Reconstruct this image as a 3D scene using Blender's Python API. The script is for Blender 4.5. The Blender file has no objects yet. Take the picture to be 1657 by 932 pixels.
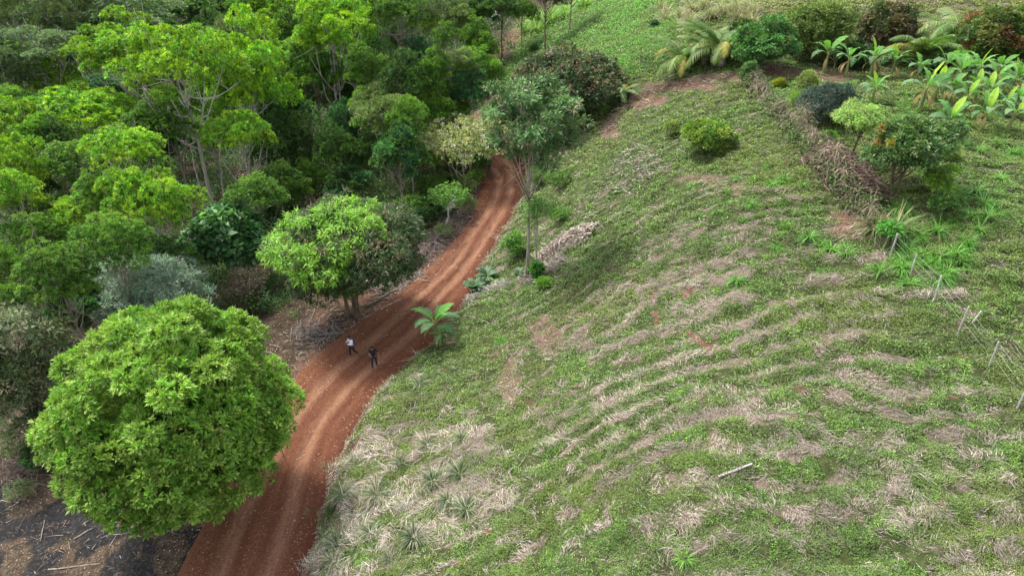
import bpy, math, random
import numpy as np

# ------------------------------------------------------------------ camera, sky, sun, exposure
SC = bpy.context.scene
COL = SC.collection
CAMZ = 27.0
PITCH = math.radians(30.0)
FPX, CX, CY = 1105.0, 828.5, 466.0          # focal length and centre in pixels of the 1657x932 photograph
cam_data = bpy.data.cameras.new("camera")
cam = bpy.data.objects.new("camera", cam_data)
COL.objects.link(cam)
cam.location = (0, 0, CAMZ)
cam.rotation_euler = (math.radians(90) - PITCH, 0, 0)
cam_data.sensor_width = 36.0
cam_data.lens = 36.0 * FPX / 1657.0
cam_data.clip_start = 0.2
cam_data.clip_end = 2000
SC.camera = cam

SUN_EL, SUN_AZ = 58.0, -50.0                # degrees; azimuth from +Y (away from camera) towards +X
world = bpy.data.worlds.new("World")
SC.world = world
world.use_nodes = True
wt = world.node_tree
bg = wt.nodes["Background"]
sky = wt.nodes.new("ShaderNodeTexSky")
sky.sky_type = 'NISHITA'
sky.sun_disc = False
sky.sun_elevation = math.radians(SUN_EL)
sky.sun_rotation = math.radians(SUN_AZ)
sky.dust_density = 3.0
sky.air_density = 1.3
hsv = wt.nodes.new("ShaderNodeHueSaturation")
hsv.inputs['Saturation'].default_value = 0.35   # an overcast, whitened sky
wt.links.new(sky.outputs[0], hsv.inputs['Color'])
wt.links.new(hsv.outputs[0], bg.inputs['Color'])
bg.inputs['Strength'].default_value = 0.12
sun_data = bpy.data.lights.new("sun", 'SUN')
sun_data.energy = 1.5
sun_data.angle = math.radians(12)
sun_data.color = (1.0, 0.97, 0.90)
sun = bpy.data.objects.new("sun", sun_data)
COL.objects.link(sun)
sun.rotation_euler = (math.radians(90 - SUN_EL), 0, math.radians(180 - SUN_AZ))
SC.view_settings.view_transform = 'Standard'
SC.view_settings.look = 'None'
SC.view_settings.gamma = 1.0
SC.view_settings.exposure = 1.82
SC.view_settings.use_curve_mapping = False
SC.render.engine = 'CYCLES'
cy = SC.cycles
cy.max_bounces = 5
cy.diffuse_bounces = 3
cy.glossy_bounces = 1
cy.transmission_bounces = 2
cy.transparent_max_bounces = 4
cy.use_denoising = True
try:
    cy.denoiser = 'OPENIMAGEDENOISE'
    cy.denoising_input_passes = 'RGB_ALBEDO_NORMAL'
    cy.denoising_prefilter = 'ACCURATE'
except Exception:
    pass
cy.use_adaptive_sampling = True
cy.adaptive_threshold = 0.02
cy.caustics_reflective = False
cy.caustics_refractive = False

rs = np.random.RandomState(7)
SP, CP = math.sin(PITCH), math.cos(PITCH)

# ------------------------------------------------------------------ numeric helpers
def sm(a, b, x):
    t = np.clip((np.asarray(x, float) - a) / (b - a), 0, 1)
    return t * t * (3 - 2 * t)

def _hash(ix, iy, s):
    with np.errstate(over='ignore'):
        h = ix.astype(np.int64) * 374761393 + iy.astype(np.int64) * 668265263 + s * 1274126177
        h = (h ^ (h >> 13)) * 1274126177
        h = h ^ (h >> 16)
    return (h & 0xFFFFFF) / float(0xFFFFFF)

def vn(x, y, s=0):
    x = np.asarray(x, float); y = np.asarray(y, float)
    ix = np.floor(x).astype(np.int64); iy = np.floor(y).astype(np.int64)
    fx = x - ix; fy = y - iy
    fx = fx * fx * (3 - 2 * fx); fy = fy * fy * (3 - 2 * fy)
    a = _hash(ix, iy, s); b = _hash(ix + 1, iy, s); c = _hash(ix, iy + 1, s); d = _hash(ix + 1, iy + 1, s)
    return (a * (1 - fx) + b * fx) * (1 - fy) + (c * (1 - fx) + d * fx) * fy

def fbm(x, y, octv=4, s=0, g=0.5):
    v = 0; amp = 1; tot = 0
    for i in range(octv):
        v = v + amp * vn(x * 2 ** i + 17.3 * i, y * 2 ** i - 9.1 * i, s + i * 31)
        tot += amp; amp *= g
    return v / tot

def rays(px, py):
    px = np.asarray(px, float); py = np.asarray(py, float)
    u = (px - CX) / FPX; v = (CY - py) / FPX
    return u, CP + v * SP, -SP + v * CP        # direction with unit depth along the optical axis

def project(x, y, z):
    dz = z - CAMZ
    dep = y * CP - dz * SP
    up = y * SP + dz * CP
    dep_s = np.where(dep < 0.5, 0.5, dep)
    return CX + FPX * x / dep_s, CY - FPX * up / dep_s, dep

# ------------------------------------------------------------------ terrain
ctrl_px = [  # pixel x, pixel y, ground height there (road = 0)
 (300,932,0),(400,780,0),(520,640,0),(600,560,0),(740,430,.2),(800,330,.6),(815,285,.9),(780,240,1.2),
 (90,900,-.8),(0,820,-1.2),(200,780,-.6),(300,600,-.6),(470,520,-.3),(575,505,0),(640,440,-.4),(680,370,-.5),
 (0,520,-4),(200,440,-4),(400,380,-3.5),(520,330,-3),(620,300,-2),(100,300,-4.5),(350,250,-4.5),(550,200,-3.5),(700,230,-1),
 (100,150,-2),(350,130,-2.5),(600,110,-1.5),(740,130,.5),(800,110,2),(200,60,4),(500,40,4),(700,50,4),(835,40,4),(0,60,4),
 (560,850,1.0),(520,932,.9),(640,640,.9),(700,575,1.0),(790,480,1.2),(850,450,1.6),(850,350,1.7),(870,280,2.5),(700,800,2.3),(700,932,2.6),
 (1000,932,4.6),(1160,760,6.6),(1350,932,6.0),(1657,932,6.2),(900,560,3.9),(1100,500,7),(900,400,3.8),(930,300,5.2),(980,200,6.5),(1000,250,7.2),
 (1180,130,12.3),(1140,225,10.3),(1230,300,10.6),(1100,300,8.9),(1440,415,9.7),(1557,540,8.7),(1650,660,7.6),(1600,300,11.6),(1400,250,11.8),
 (1500,130,13.2),(1350,115,12.9),(1650,130,13.4),(1657,60,15.0),(1400,80,13.9),(1657,5,17.2),(1400,5,16.6),(1200,10,15.8),
 (1100,30,13.8),(1050,90,11.4),(1000,150,8.4),(940,60,8.5),(960,10,9.8),(870,110,4.0),(880,40,6.2)]
cp = []
for a, b, zz in ctrl_px:
    dx, dy, dz = rays(a, b)
    t = (zz - CAMZ) / dz
    cp.append((float(dx * t), float(dy * t), zz))
cp += [(-150,150,14),(-90,210,20),(0,220,18),(60,170,22),(110,140,25),(170,120,28),(130,50,16),(-70,0,-4),(40,-12,4),(70,10,8),(0,-25,0),
       (-110,60,-4),(0,400,60),(-300,300,50),(300,300,70),(250,0,20),(-250,0,0),(0,-100,0),(200,-80,8),(-200,-80,0)]
cp = np.array(cp, float)

def _tps(r2):
    return 0.5 * r2 * np.log(r2 + 1e-9)
_S = 50.0
_P = cp[:, :2] / _S
_K = _tps(((_P[:, None, :] - _P[None, :, :]) ** 2).sum(2)) + np.eye(len(cp)) * 0.002
_A = np.zeros((len(cp) + 3, len(cp) + 3))
_A[:-3, :-3] = _K; _A[:-3, -3] = 1; _A[:-3, -2:] = _P; _A[-3, :-3] = 1; _A[-2:, :-3] = _P.T
_w = np.linalg.solve(_A, np.concatenate([cp[:, 2], [0, 0, 0]]))

def tps_z(x, y):
    q = np.stack([x / _S, y / _S], -1).reshape(-1, 2)
    out = np.empty(len(q))
    for i in range(0, len(q), 20000):
        qq = q[i:i + 20000]
        out[i:i + 20000] = _tps(((qq[:, None, :] - _P[None]) ** 2).sum(2)) @ _w[:-3] + _w[-3] + qq @ _w[-2:]
    return out.reshape(np.shape(x))

# road: paired edges traced where they lie on the ground
roadL = [(262,1040),(275,1000),(300,932),(340,850),(385,760),(425,690),(478,620),(530,568),(585,525),(645,480),(700,438),(748,385),(776,330),(786,296),(772,268),(735,252),(690,246)]
roadR = [(462,1040),(470,1000),(482,932),(505,850),(530,765),(562,700),(606,636),(650,590),(690,556),(742,494),(788,412),(824,345),(846,300),(846,272),(828,254),(780,240),(700,230)]
def _lift(p, zz):
    dx, dy, dz = rays(p[0], p[1]); t = (zz - CAMZ) / dz
    return np.array([dx * t, dy * t])
_rz = [0,0,0,0,0,0,0,0,0,0,.1,.3,.6,.8,1.0,1.1,1.0]
_Lw = np.array([_lift(p, z) for p, z in zip(roadL, _rz)])
_Rw = np.array([_lift(p, z) for p, z in zip(roadR, _rz)])
def _resample(P, n):
    # Catmull-Rom through the points
    out = []
    m = len(P)
    for k in range(n):
        f = k / (n - 1) * (m - 1); i = min(int(f), m - 2); t = f - i
        p0 = P[max(i - 1, 0)]; p1 = P[i]; p2 = P[i + 1]; p3 = P[min(i + 2, m - 1)]
        out.append(0.5 * ((2 * p1) + (-p0 + p2) * t + (2 * p0 - 5 * p1 + 4 * p2 - p3) * t ** 2 + (-p0 + 3 * p1 - 3 * p2 + p3) * t ** 3))
    return np.array(out)
NR = 340
RLc = _resample(np.c_[_Lw, _rz], NR); RRc = _resample(np.c_[_Rw, _rz], NR)
RC = 0.5 * (RLc + RRc)
RT = np.gradient(RC[:, :2], axis=0); RT /= np.linalg.norm(RT, axis=1)[:, None]
RN = np.c_[RT[:, 1], -RT[:, 0]]                 # to the right of travel
RHW = 0.5 * np.abs(((RRc - RLc)[:, :2] * RN).sum(1))
for _ in range(6):
    RHW = np.convolve(np.pad(RHW, 2, mode='edge'), np.ones(5) / 5, 'valid')
RHW = np.maximum(RHW, 1.5)

def road_coords(x, y):
    """signed lateral offset (right +), half width, road height, index of nearest centre point"""
    x = np.asarray(x, float).ravel(); y = np.asarray(y, float).ravel()
    lat = np.empty(len(x)); idx = np.empty(len(x), int)
    for i in range(0, len(x), 20000):
        dx = x[i:i + 20000, None] - RC[None, :, 0]; dy = y[i:i + 20000, None] - RC[None, :, 1]
        d2 = dx * dx + dy * dy
        k = d2.argmin(1); idx[i:i + 20000] = k
        r = np.arange(len(k))
        s = np.sign(dx[r, k] * RN[k, 0] + dy[r, k] * RN[k, 1]); s[s == 0] = 1
        lat[i:i + 20000] = s * np.sqrt(d2[r, k])
    return lat, RHW[idx], RC[idx, 2], idx

def poly_sd(px, py, poly):
    """signed distance to a polygon, positive inside"""
    P = np.array(poly, float); n = len(P)
    d = np.full(px.shape, 1e18); inside = np.zeros(px.shape, bool)
    for i in range(n):
        ax, ay = P[i]; bx, by = P[(i + 1) % n]
        ex, ey = bx - ax, by - ay
        t = np.clip(((px - ax) * ex + (py - ay) * ey) / (ex * ex + ey * ey + 1e-9), 0, 1)
        d = np.minimum(d, (px - ax - t * ex) ** 2 + (py - ay - t * ey) ** 2)
        c = ((ay > py) != (by > py)) & (px < (bx - ax) * (py - ay) / (by - ay + 1e-12) + ax)
        inside ^= c
    d = np.sqrt(d)
    return np.where(inside, d, -d)

def line_d(px, py, pts):
    d = np.full(np.shape(px), 1e18)
    for (ax, ay), (bx, by) in zip(pts[:-1], pts[1:]):
        ex, ey = bx - ax, by - ay
        t = np.clip(((px - ax) * ex + (py - ay) * ey) / (ex * ex + ey * ey + 1e-9), 0, 1)
        d = np.minimum(d, (px - ax - t * ex) ** 2 + (py - ay - t * ey) ** 2)
    return np.sqrt(d)

# tensor grid: fine where the photograph looks, coarse out to the horizon
def _axis(parts):
    out = [parts[0][0]]
    for a, b, st in parts:
        n = max(1, int(round((b - a) / st)))
        out += list(a + (b - a) * (np.arange(1, n + 1) / n))
    return np.array(out)
GX = _axis([(-900,-300,100),(-300,-100,16),(-100,-45,2.0),(-45,-22,.5),(-22,34,.2),(34,60,.5),(60,110,2),(110,300,16),(300,900,100)])
GY = _axis([(-400,-60,60),(-60,4,4),(4,16,.5),(16,62,.2),(62,90,.35),(90,140,1.5),(140,300,8),(300,1400,110)])
MX, MY = np.meshgrid(GX, GY)          # rows = y

def build_height():
    z = tps_z(MX, MY)
    far = sm(250, 500, np.hypot(MX, MY))
    z = z * (1 - far) + 60 * far * sm(-100, 300, MY)
    # small relief
    z = z + (fbm(MX / 9.0, MY / 9.0, 3, 5) - .5) * 0.9
    lat, hw, rz, idx = road_coords(MX, MY)
    lat = lat.reshape(MX.shape); hw = hw.reshape(MX.shape); rz = rz.reshape(MX.shape); idx = idx.reshape(MX.shape)
    ends = (idx <= 1) | (idx >= NR - 2)
    px, py, dep = project(MX, MY, z)
    # mown rows that follow the contour
    row = np.sin((MY + .015 * (MX - 14) ** 2 + (fbm(MX / 6, MY / 6, 3, 11) - .5) * 3.2) * 2 * math.pi / 1.6)
    fieldish = sm(1.0, 5.0, lat - hw) * sm(80, 60, MY)
    z = z + fieldish * (0.06 * row + (fbm(MX / .9, MY / .9, 3, 21) - .5) * 0.22)
    z = z + (1 - fieldish) * (fbm(MX / 1.2, MY / 1.2, 4, 23) - .5) * 0.34
    # road bench with a cut bank on the uphill side
    wob = (fbm(MX / 1.1, MY / 1.1, 3, 41) - .5)
    d_r = lat - hw + wob * 1.3
    d_l = -lat - hw + wob * 1.2
    bankh = 0.55 + 0.5 * fbm(MX / 5, MY / 5, 2, 43)
    zr = np.where(d_r > 0, np.maximum(z, rz + bankh * sm(0, 1.0, d_r)), z)
    kr = sm(-.05, 1.3, d_r); kl = sm(0, 2.6, d_l)
    k = np.where(lat > 0, kr, kl)
    zz = np.where(lat > 0, zr, z) * k + (rz - 0.16) * (1 - k)
    zz = np.where(ends, z * sm(0, 3, np.abs(lat)) + (rz - .16) * (1 - sm(0, 3, np.abs(lat))), zz)
    return zz
GZ = build_height()

def gz(x, y):
    x = np.asarray(x, float); y = np.asarray(y, float)
    i = np.clip(np.searchsorted(GX, x) - 1, 0, len(GX) - 2)
    j = np.clip(np.searchsorted(GY, y) - 1, 0, len(GY) - 2)
    fx = np.clip((x - GX[i]) / (GX[i + 1] - GX[i]), 0, 1); fy = np.clip((y - GY[j]) / (GY[j + 1] - GY[j]), 0, 1)
    return (GZ[j, i] * (1 - fx) + GZ[j, i + 1] * fx) * (1 - fy) + (GZ[j + 1, i] * (1 - fx) + GZ[j + 1, i + 1] * fx) * fy

def hit(px, py, lift=0.0, z0=None):
    """depth at which the ray through a pixel comes within `lift` metres of the ground"""
    px = np.atleast_1d(np.asarray(px, float)); py = np.atleast_1d(np.asarray(py, float))
    dx, dy, dz = rays(px, py)
    lo = np.full(px.shape, 4.0); hi = np.full(px.shape, np.nan); t = lo.copy()
    done = np.zeros(px.shape, bool)
    for k in range(150):
        tn = t * 1.03
        f = CAMZ + dz * tn - gz(dx * tn, dy * tn) - lift
        newly = (f <= 0) & ~done
        lo = np.where(newly, t, lo); hi = np.where(newly, tn, hi)
        done |= newly
        t = np.where(done, t, tn)
    hi = np.where(np.isnan(hi), t, hi)
    for k in range(14):
        m = .5 * (lo + hi)
        f = CAMZ + dz * m - gz(dx * m, dy * m) - lift
        lo = np.where(f > 0, m, lo); hi = np.where(f > 0, hi, m)
    return hi

def gpt(px, py):
    """ground point under a pixel, and its depth"""
    t = float(hit(px, py)[0]); dx, dy, dz = rays(px, py)
    x, y = float(dx * t), float(dy * t)
    return x, y, float(gz(x, y)), t

# ------------------------------------------------------------------ mesh building
class Geo:
    """numpy mesh collector: quads and triangles with a colour per vertex"""
    def __init__(s):
        s.V = []; s.Q = []; s.T = []; s.C = []; s.n = 0
    def add(s, V, Q=None, T=None, C=(1, 1, 1)):
        V = np.asarray(V, float).reshape(-1, 3)
        s.V.append(V)
        if Q is not None and len(Q): s.Q.append(np.asarray(Q, int) + s.n)
        if T is not None and len(T): s.T.append(np.asarray(T, int) + s.n)
        C = np.asarray(C, float)
        s.C.append(np.broadcast_to(C, (len(V), 3)) if C.ndim == 1 else C)
        s.n += len(V)
        return s
    def mesh(s, name, mat, smooth=False):
        V = np.concatenate(s.V).astype(np.float32)
        C = np.concatenate(s.C).astype(np.float32)
        Q = np.concatenate(s.Q) if s.Q else np.zeros((0, 4), int)
        T = np.concatenate(s.T) if s.T else np.zeros((0, 3), int)
        me = bpy.data.meshes.new(name)
        me.vertices.add(len(V)); me.vertices.foreach_set("co", V.ravel())
        loops = np.concatenate([Q.ravel(), T.ravel()]).astype(np.int32)
        me.loops.add(len(loops)); me.loops.foreach_set("vertex_index", loops)
        starts = np.concatenate([np.arange(len(Q)) * 4, len(Q) * 4 + np.arange(len(T)) * 3]).astype(np.int32)
        me.polygons.add(len(starts)); me.polygons.foreach_set("loop_start", starts)
        me.update(calc_edges=True)
        at = me.color_attributes.new("col", 'FLOAT_COLOR', 'POINT')
        at.data.foreach_set("color", np.c_[C, np.ones(len(C), np.float32)].astype(np.float32).ravel())
        if smooth:
            me.polygons.foreach_set("use_smooth", np.ones(len(starts), bool))
        me.materials.append(mat)
        return me

def obj(name, geo, mat, parent=None, smooth=False, loc=None):
    me = geo.mesh(name, mat, smooth) if isinstance(geo, Geo) else geo
    o = bpy.data.objects.new(name, me)
    COL.objects.link(o)
    if parent is not None: o.parent = parent
    if loc is not None: o.location = loc
    return o

def thing(name, label, cat, loc=(0, 0, 0), rz=0.0, group=None, sc=1.0):
    o = bpy.data.objects.new(name, None)
    o.empty_display_size = .3
    COL.objects.link(o)
    o.location = loc; o.rotation_euler = (0, 0, rz); o.scale = (sc, sc, sc)
    o['label'] = label; o['category'] = cat
    if group: o['group'] = group
    return o

def tag(o, label=None, cat=None, group=None, kind=None):
    if label: o['label'] = label
    if cat: o['category'] = cat
    if group: o['group'] = group
    if kind: o['kind'] = kind
    return o

def copy_tree(o, parent=None):
    c = o.copy(); COL.objects.link(c); c.parent = parent
    for ch in o.children: copy_tree(ch, c)
    return c

def nrm(v):
    return v / (np.linalg.norm(v, axis=-1, keepdims=True) + 1e-9)

def leaves(g, P, D, N, L, W, C, mid=0.45, cup=0.12, droop=0.0):
    """many diamond leaves: base P, direction D, rough normal N, length L, width W"""
    n = len(P); D = nrm(D); S = nrm(np.cross(D, N)); U = np.cross(S, D)
    L = np.broadcast_to(np.asarray(L, float), (n,))[:, None]; W = np.broadcast_to(np.asarray(W, float), (n,))[:, None]
    m = P + D * L * mid
    tip = P + D * L - U * L * droop
    V = np.stack([P, m + S * W * .5 + U * W * cup, tip, m - S * W * .5 + U * W * cup], 1).reshape(-1, 3)
    Q = np.arange(n * 4).reshape(n, 4)
    g.add(V, Q, None, np.repeat(np.asarray(C, float).reshape(-1, 3), 4, 0) if np.ndim(C) > 1 else C)

def blades(g, P, D, L, W, C, seg=3, bend=0.8, side=None, tipc=None, rng=rs, sag=None):
    """grass blades / straw: strips that start along D and bend over"""
    n = len(P); D = nrm(D)
    L = np.broadcast_to(np.asarray(L, float), (n,)); W = np.broadcast_to(np.asarray(W, float), (n,))
    bend = np.broadcast_to(np.asarray(bend, float), (n,))
    hor = D.copy(); hor[:, 2] = 0; hor = nrm(hor + rng.normal(0, .05, hor.shape) * [1, 1, 0])
    S = np.stack([-hor[:, 1], hor[:, 0], np.zeros(n)], 1) if side is None else side
    rows = []
    p = P.copy(); d = D.copy()
    for k in range(seg + 1):
        f = k / seg
        w = (W * (1 - f ** 1.6) * .5 + W * .04)[:, None]
        rows += [p - S * w, p + S * w]
        d = nrm(d + np.c_[hor[:, 0] * .15, hor[:, 1] * .15, -np.ones(n)] * bend[:, None] / seg)
        p = p + d * (L / seg)[:, None]
    V = np.stack(rows, 1)
    k2 = 2 * (seg + 1)
    base = (np.arange(n) * k2)[:, None, None]
    q = np.array([[2 * i, 2 * i + 1, 2 * i + 3, 2 * i + 2] for i in range(seg)])[None]
    Q = (base + q).reshape(-1, 4)
    C = np.asarray(C, float)
    C = np.repeat(C.reshape(-1, 3), k2, 0) if C.ndim > 1 else C
    g.add(V.reshape(-1, 3), Q, None, C)

def tube(g, pts, rad, sides=6, C=(.3, .25, .2), cap=True):
    pts = np.asarray(pts, float); m = len(pts)
    rad = np.broadcast_to(np.asarray(rad, float), (m,))
    T = np.gradient(pts, axis=0); T = nrm(T)
    ref = np.array([0, 0, 1.]) if abs(T[0, 2]) < .9 else np.array([1., 0, 0])
    V = []
    for i in range(m):
        a = nrm(np.cross(T[i], ref)); b = np.cross(T[i], a)
        an = np.arange(sides) / sides * 2 * math.pi
        V.append(pts[i] + rad[i] * (np.cos(an)[:, None] * a + np.sin(an)[:, None] * b))
    V = np.concatenate(V)
    Q = []
    for i in range(m - 1):
        for j in range(sides):
            k = (j + 1) % sides
            Q.append((i * sides + j, (i + 1) * sides + j, (i + 1) * sides + k, i * sides + k))
    T3 = []
    if cap:
        for j in range(1, sides - 1):
            T3.append((0, j, j + 1)); b0 = (m - 1) * sides; T3.append((b0, b0 + j + 1, b0 + j))
    g.add(V, Q, T3, C)

def jit(rng, c, n, v=.25, h=.12):
    """n variations of a base colour"""
    c = np.asarray(c, float).reshape(-1, 3)
    k = rng.randint(0, len(c), n)
    b = c[k] * np.exp(rng.normal(0, v, (n, 1))) * np.exp(rng.normal(0, h, (n, 3)))
    return b

# ------------------------------------------------------------------ materials
def leaf_mat(name, rough=.5, transl=.3, spec=.4, gain=1.0):
    m = bpy.data.materials.new(name); m.use_nodes = True
    nt = m.node_tree; nt.nodes.clear()
    out = nt.nodes.new("ShaderNodeOutputMaterial")
    at = nt.nodes.new("ShaderNodeAttribute"); at.attribute_name = "col"
    oi = nt.nodes.new("ShaderNodeObjectInfo")
    mr = nt.nodes.new("ShaderNodeMapRange"); mr.inputs[3].default_value = .85 * gain; mr.inputs[4].default_value = 1.18 * gain
    nt.links.new(oi.outputs['Random'], mr.inputs[0])
    mul = nt.nodes.new("ShaderNodeVectorMath"); mul.operation = 'SCALE'
    nt.links.new(at.outputs['Color'], mul.inputs[0]); nt.links.new(mr.outputs[0], mul.inputs['Scale'])
    pb = nt.nodes.new("ShaderNodeBsdfPrincipled")
    nt.links.new(mul.outputs[0], pb.inputs['Base Color'])
    pb.inputs['Roughness'].default_value = rough
    pb.inputs['Specular IOR Level'].default_value = spec
    if transl > 0:
        tr = nt.nodes.new("ShaderNodeBsdfTranslucent")
        m2 = nt.nodes.new("ShaderNodeVectorMath"); m2.operation = 'MULTIPLY'; m2.inputs[1].default_value = (1.3, 1.5, .7)
        nt.links.new(mul.outputs[0], m2.inputs[0]); nt.links.new(m2.outputs[0], tr.inputs['Color'])
        mx = nt.nodes.new("ShaderNodeMixShader"); mx.inputs[0].default_value = transl
        nt.links.new(pb.outputs[0], mx.inputs[1]); nt.links.new(tr.outputs[0], mx.inputs[2])
        nt.links.new(mx.outputs[0], out.inputs[0])
    else:
        nt.links.new(pb.outputs[0], out.inputs[0])
    return m

def solid_mat(name, c1, c2, scale=6.0, rough=.8, stretch=(1, 1, 1), use_col=False, bump=.0, spec=.3):
    m = bpy.data.materials.new(name); m.use_nodes = True
    nt = m.node_tree; pb = nt.nodes["Principled BSDF"]
    tc = nt.nodes.new("ShaderNodeTexCoord"); mp = nt.nodes.new("ShaderNodeMapping"); mp.inputs['Scale'].default_value = stretch
    nz = nt.nodes.new("ShaderNodeTexNoise"); nz.inputs['Scale'].default_value = scale; nz.inputs['Detail'].default_value = 6
    cr = nt.nodes.new("ShaderNodeValToRGB")
    cr.color_ramp.elements[0].position = .32; cr.color_ramp.elements[1].position = .68
    cr.color_ramp.elements[0].color = (*c1, 1); cr.color_ramp.elements[1].color = (*c2, 1)
    nt.links.new(tc.outputs['Object'], mp.inputs[0]); nt.links.new(mp.outputs[0], nz.inputs['Vector'])
    nt.links.new(nz.outputs['Fac'], cr.inputs[0])
    if use_col:
        at = nt.nodes.new("ShaderNodeAttribute"); at.attribute_name = "col"
        mu = nt.nodes.new("ShaderNodeVectorMath"); mu.operation = 'MULTIPLY'
        nt.links.new(cr.outputs[0], mu.inputs[0]); nt.links.new(at.outputs['Color'], mu.inputs[1])
        nt.links.new(mu.outputs[0], pb.inputs['Base Color'])
    else:
        nt.links.new(cr.outputs[0], pb.inputs['Base Color'])
    pb.inputs['Roughness'].default_value = rough
    pb.inputs['Specular IOR Level'].default_value = spec
    if bump:
        bp = nt.nodes.new("ShaderNodeBump"); bp.inputs['Strength'].default_value = bump; bp.inputs['Distance'].default_value = .02
        nt.links.new(nz.outputs['Fac'], bp.inputs['Height']); nt.links.new(bp.outputs[0], pb.inputs['Normal'])
    return m

M_LEAF = leaf_mat("leaf", .55, .33, .3)
M_GLOSS = leaf_mat("glossy_leaf", .48, .30, .32)
M_BANANA = leaf_mat("banana_leaf", .6, .38, .15)
M_DRY = leaf_mat("dry_leaf", .75, .12, .2)
M_BARK = solid_mat("bark", (.16, .13, .10), (.34, .30, .25), 5, .85, (1, 1, .3), bump=.6)
M_BARK_PALE = solid_mat("pale_bark", (.26, .23, .19), (.52, .48, .42), 4, .85, (1, 1, .4), bump=.5)
M_BARK_DARK = solid_mat("dark_bark", (.07, .05, .035), (.18, .13, .09), 6, .9, (1, 1, .3), bump=.6)
M_WOOD = solid_mat("weathered_wood", (.33, .31, .28), (.62, .60, .56), 9, .8, (1, 1, .15), bump=.5)
M_STICK = solid_mat("dead_stick", (.7, .7, .7), (1.1, 1.1, 1.1), 5, .9, use_col=True)
# ------------------------------------------------------------------ what covers the ground where
FIELD = [(470,1000),(482,932),(505,850),(530,765),(562,700),(606,636),(650,590),(690,556),(742,494),(788,412),(824,345),(846,300),(850,262),(835,235),(822,180),(812,120),(835,75),(850,40),(960,-4),(960,-300),(2600,-300),(2600,1500),(470,1500)]
BURN = [(-200,800),(40,775),(110,800),(200,850),(320,850),(345,870),(290,935),(262,1000),(-200,1000)]
BROWNL = [(-200,690),(30,690),(70,760),(200,850),(40,880),(-200,860)]
STRAWZ = [(492,960),(520,850),(545,770),(590,690),(640,670),(720,690),(800,690),(840,760),(835,830),(760,860),(690,870),(620,905),(560,960)]
LUSH = [(822,180),(812,118),(845,60),(960,-10),(1100,-10),(1100,45),(1065,95),(1015,135),(985,180),(930,180)]
YELLOW = [(1180,-40),(1800,-40),(1800,60),(1640,70),(1380,60),(1200,20)]
PASTURE = [(1215,130),(1800,130),(1800,560),(1657,560),(1560,470),(1440,370),(1400,300),(1320,240)]
BAREST = [(300,0)]
SPOTS_BARE = [  # px, py, rx, ry, strength : bare soil / thin dead straw
 (1375,365,52,26,1),(880,545,28,38,.8),(830,615,22,48,.75),(1035,162,55,15,.9),(1105,140,75,12,.9),(1180,124,40,9,.8),(988,205,18,26,.8),
 (1250,118,60,12,.9),(1330,122,60,10,.8),(1140,290,50,12,.7),(1310,255,25,12,.6),(1190,305,20,14,.6),(1280,205,15,14,.5)]
RUTS = [[(1062,470),(1058,500),(1066,530),(1072,560)],[(1125,445),(1112,480),(1104,510),(1118,540),(1145,562)]]
HEDGE = [(1208,118),(1225,150),(1262,190),(1300,225),(1335,262),(1380,315),(1415,355)]

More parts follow.
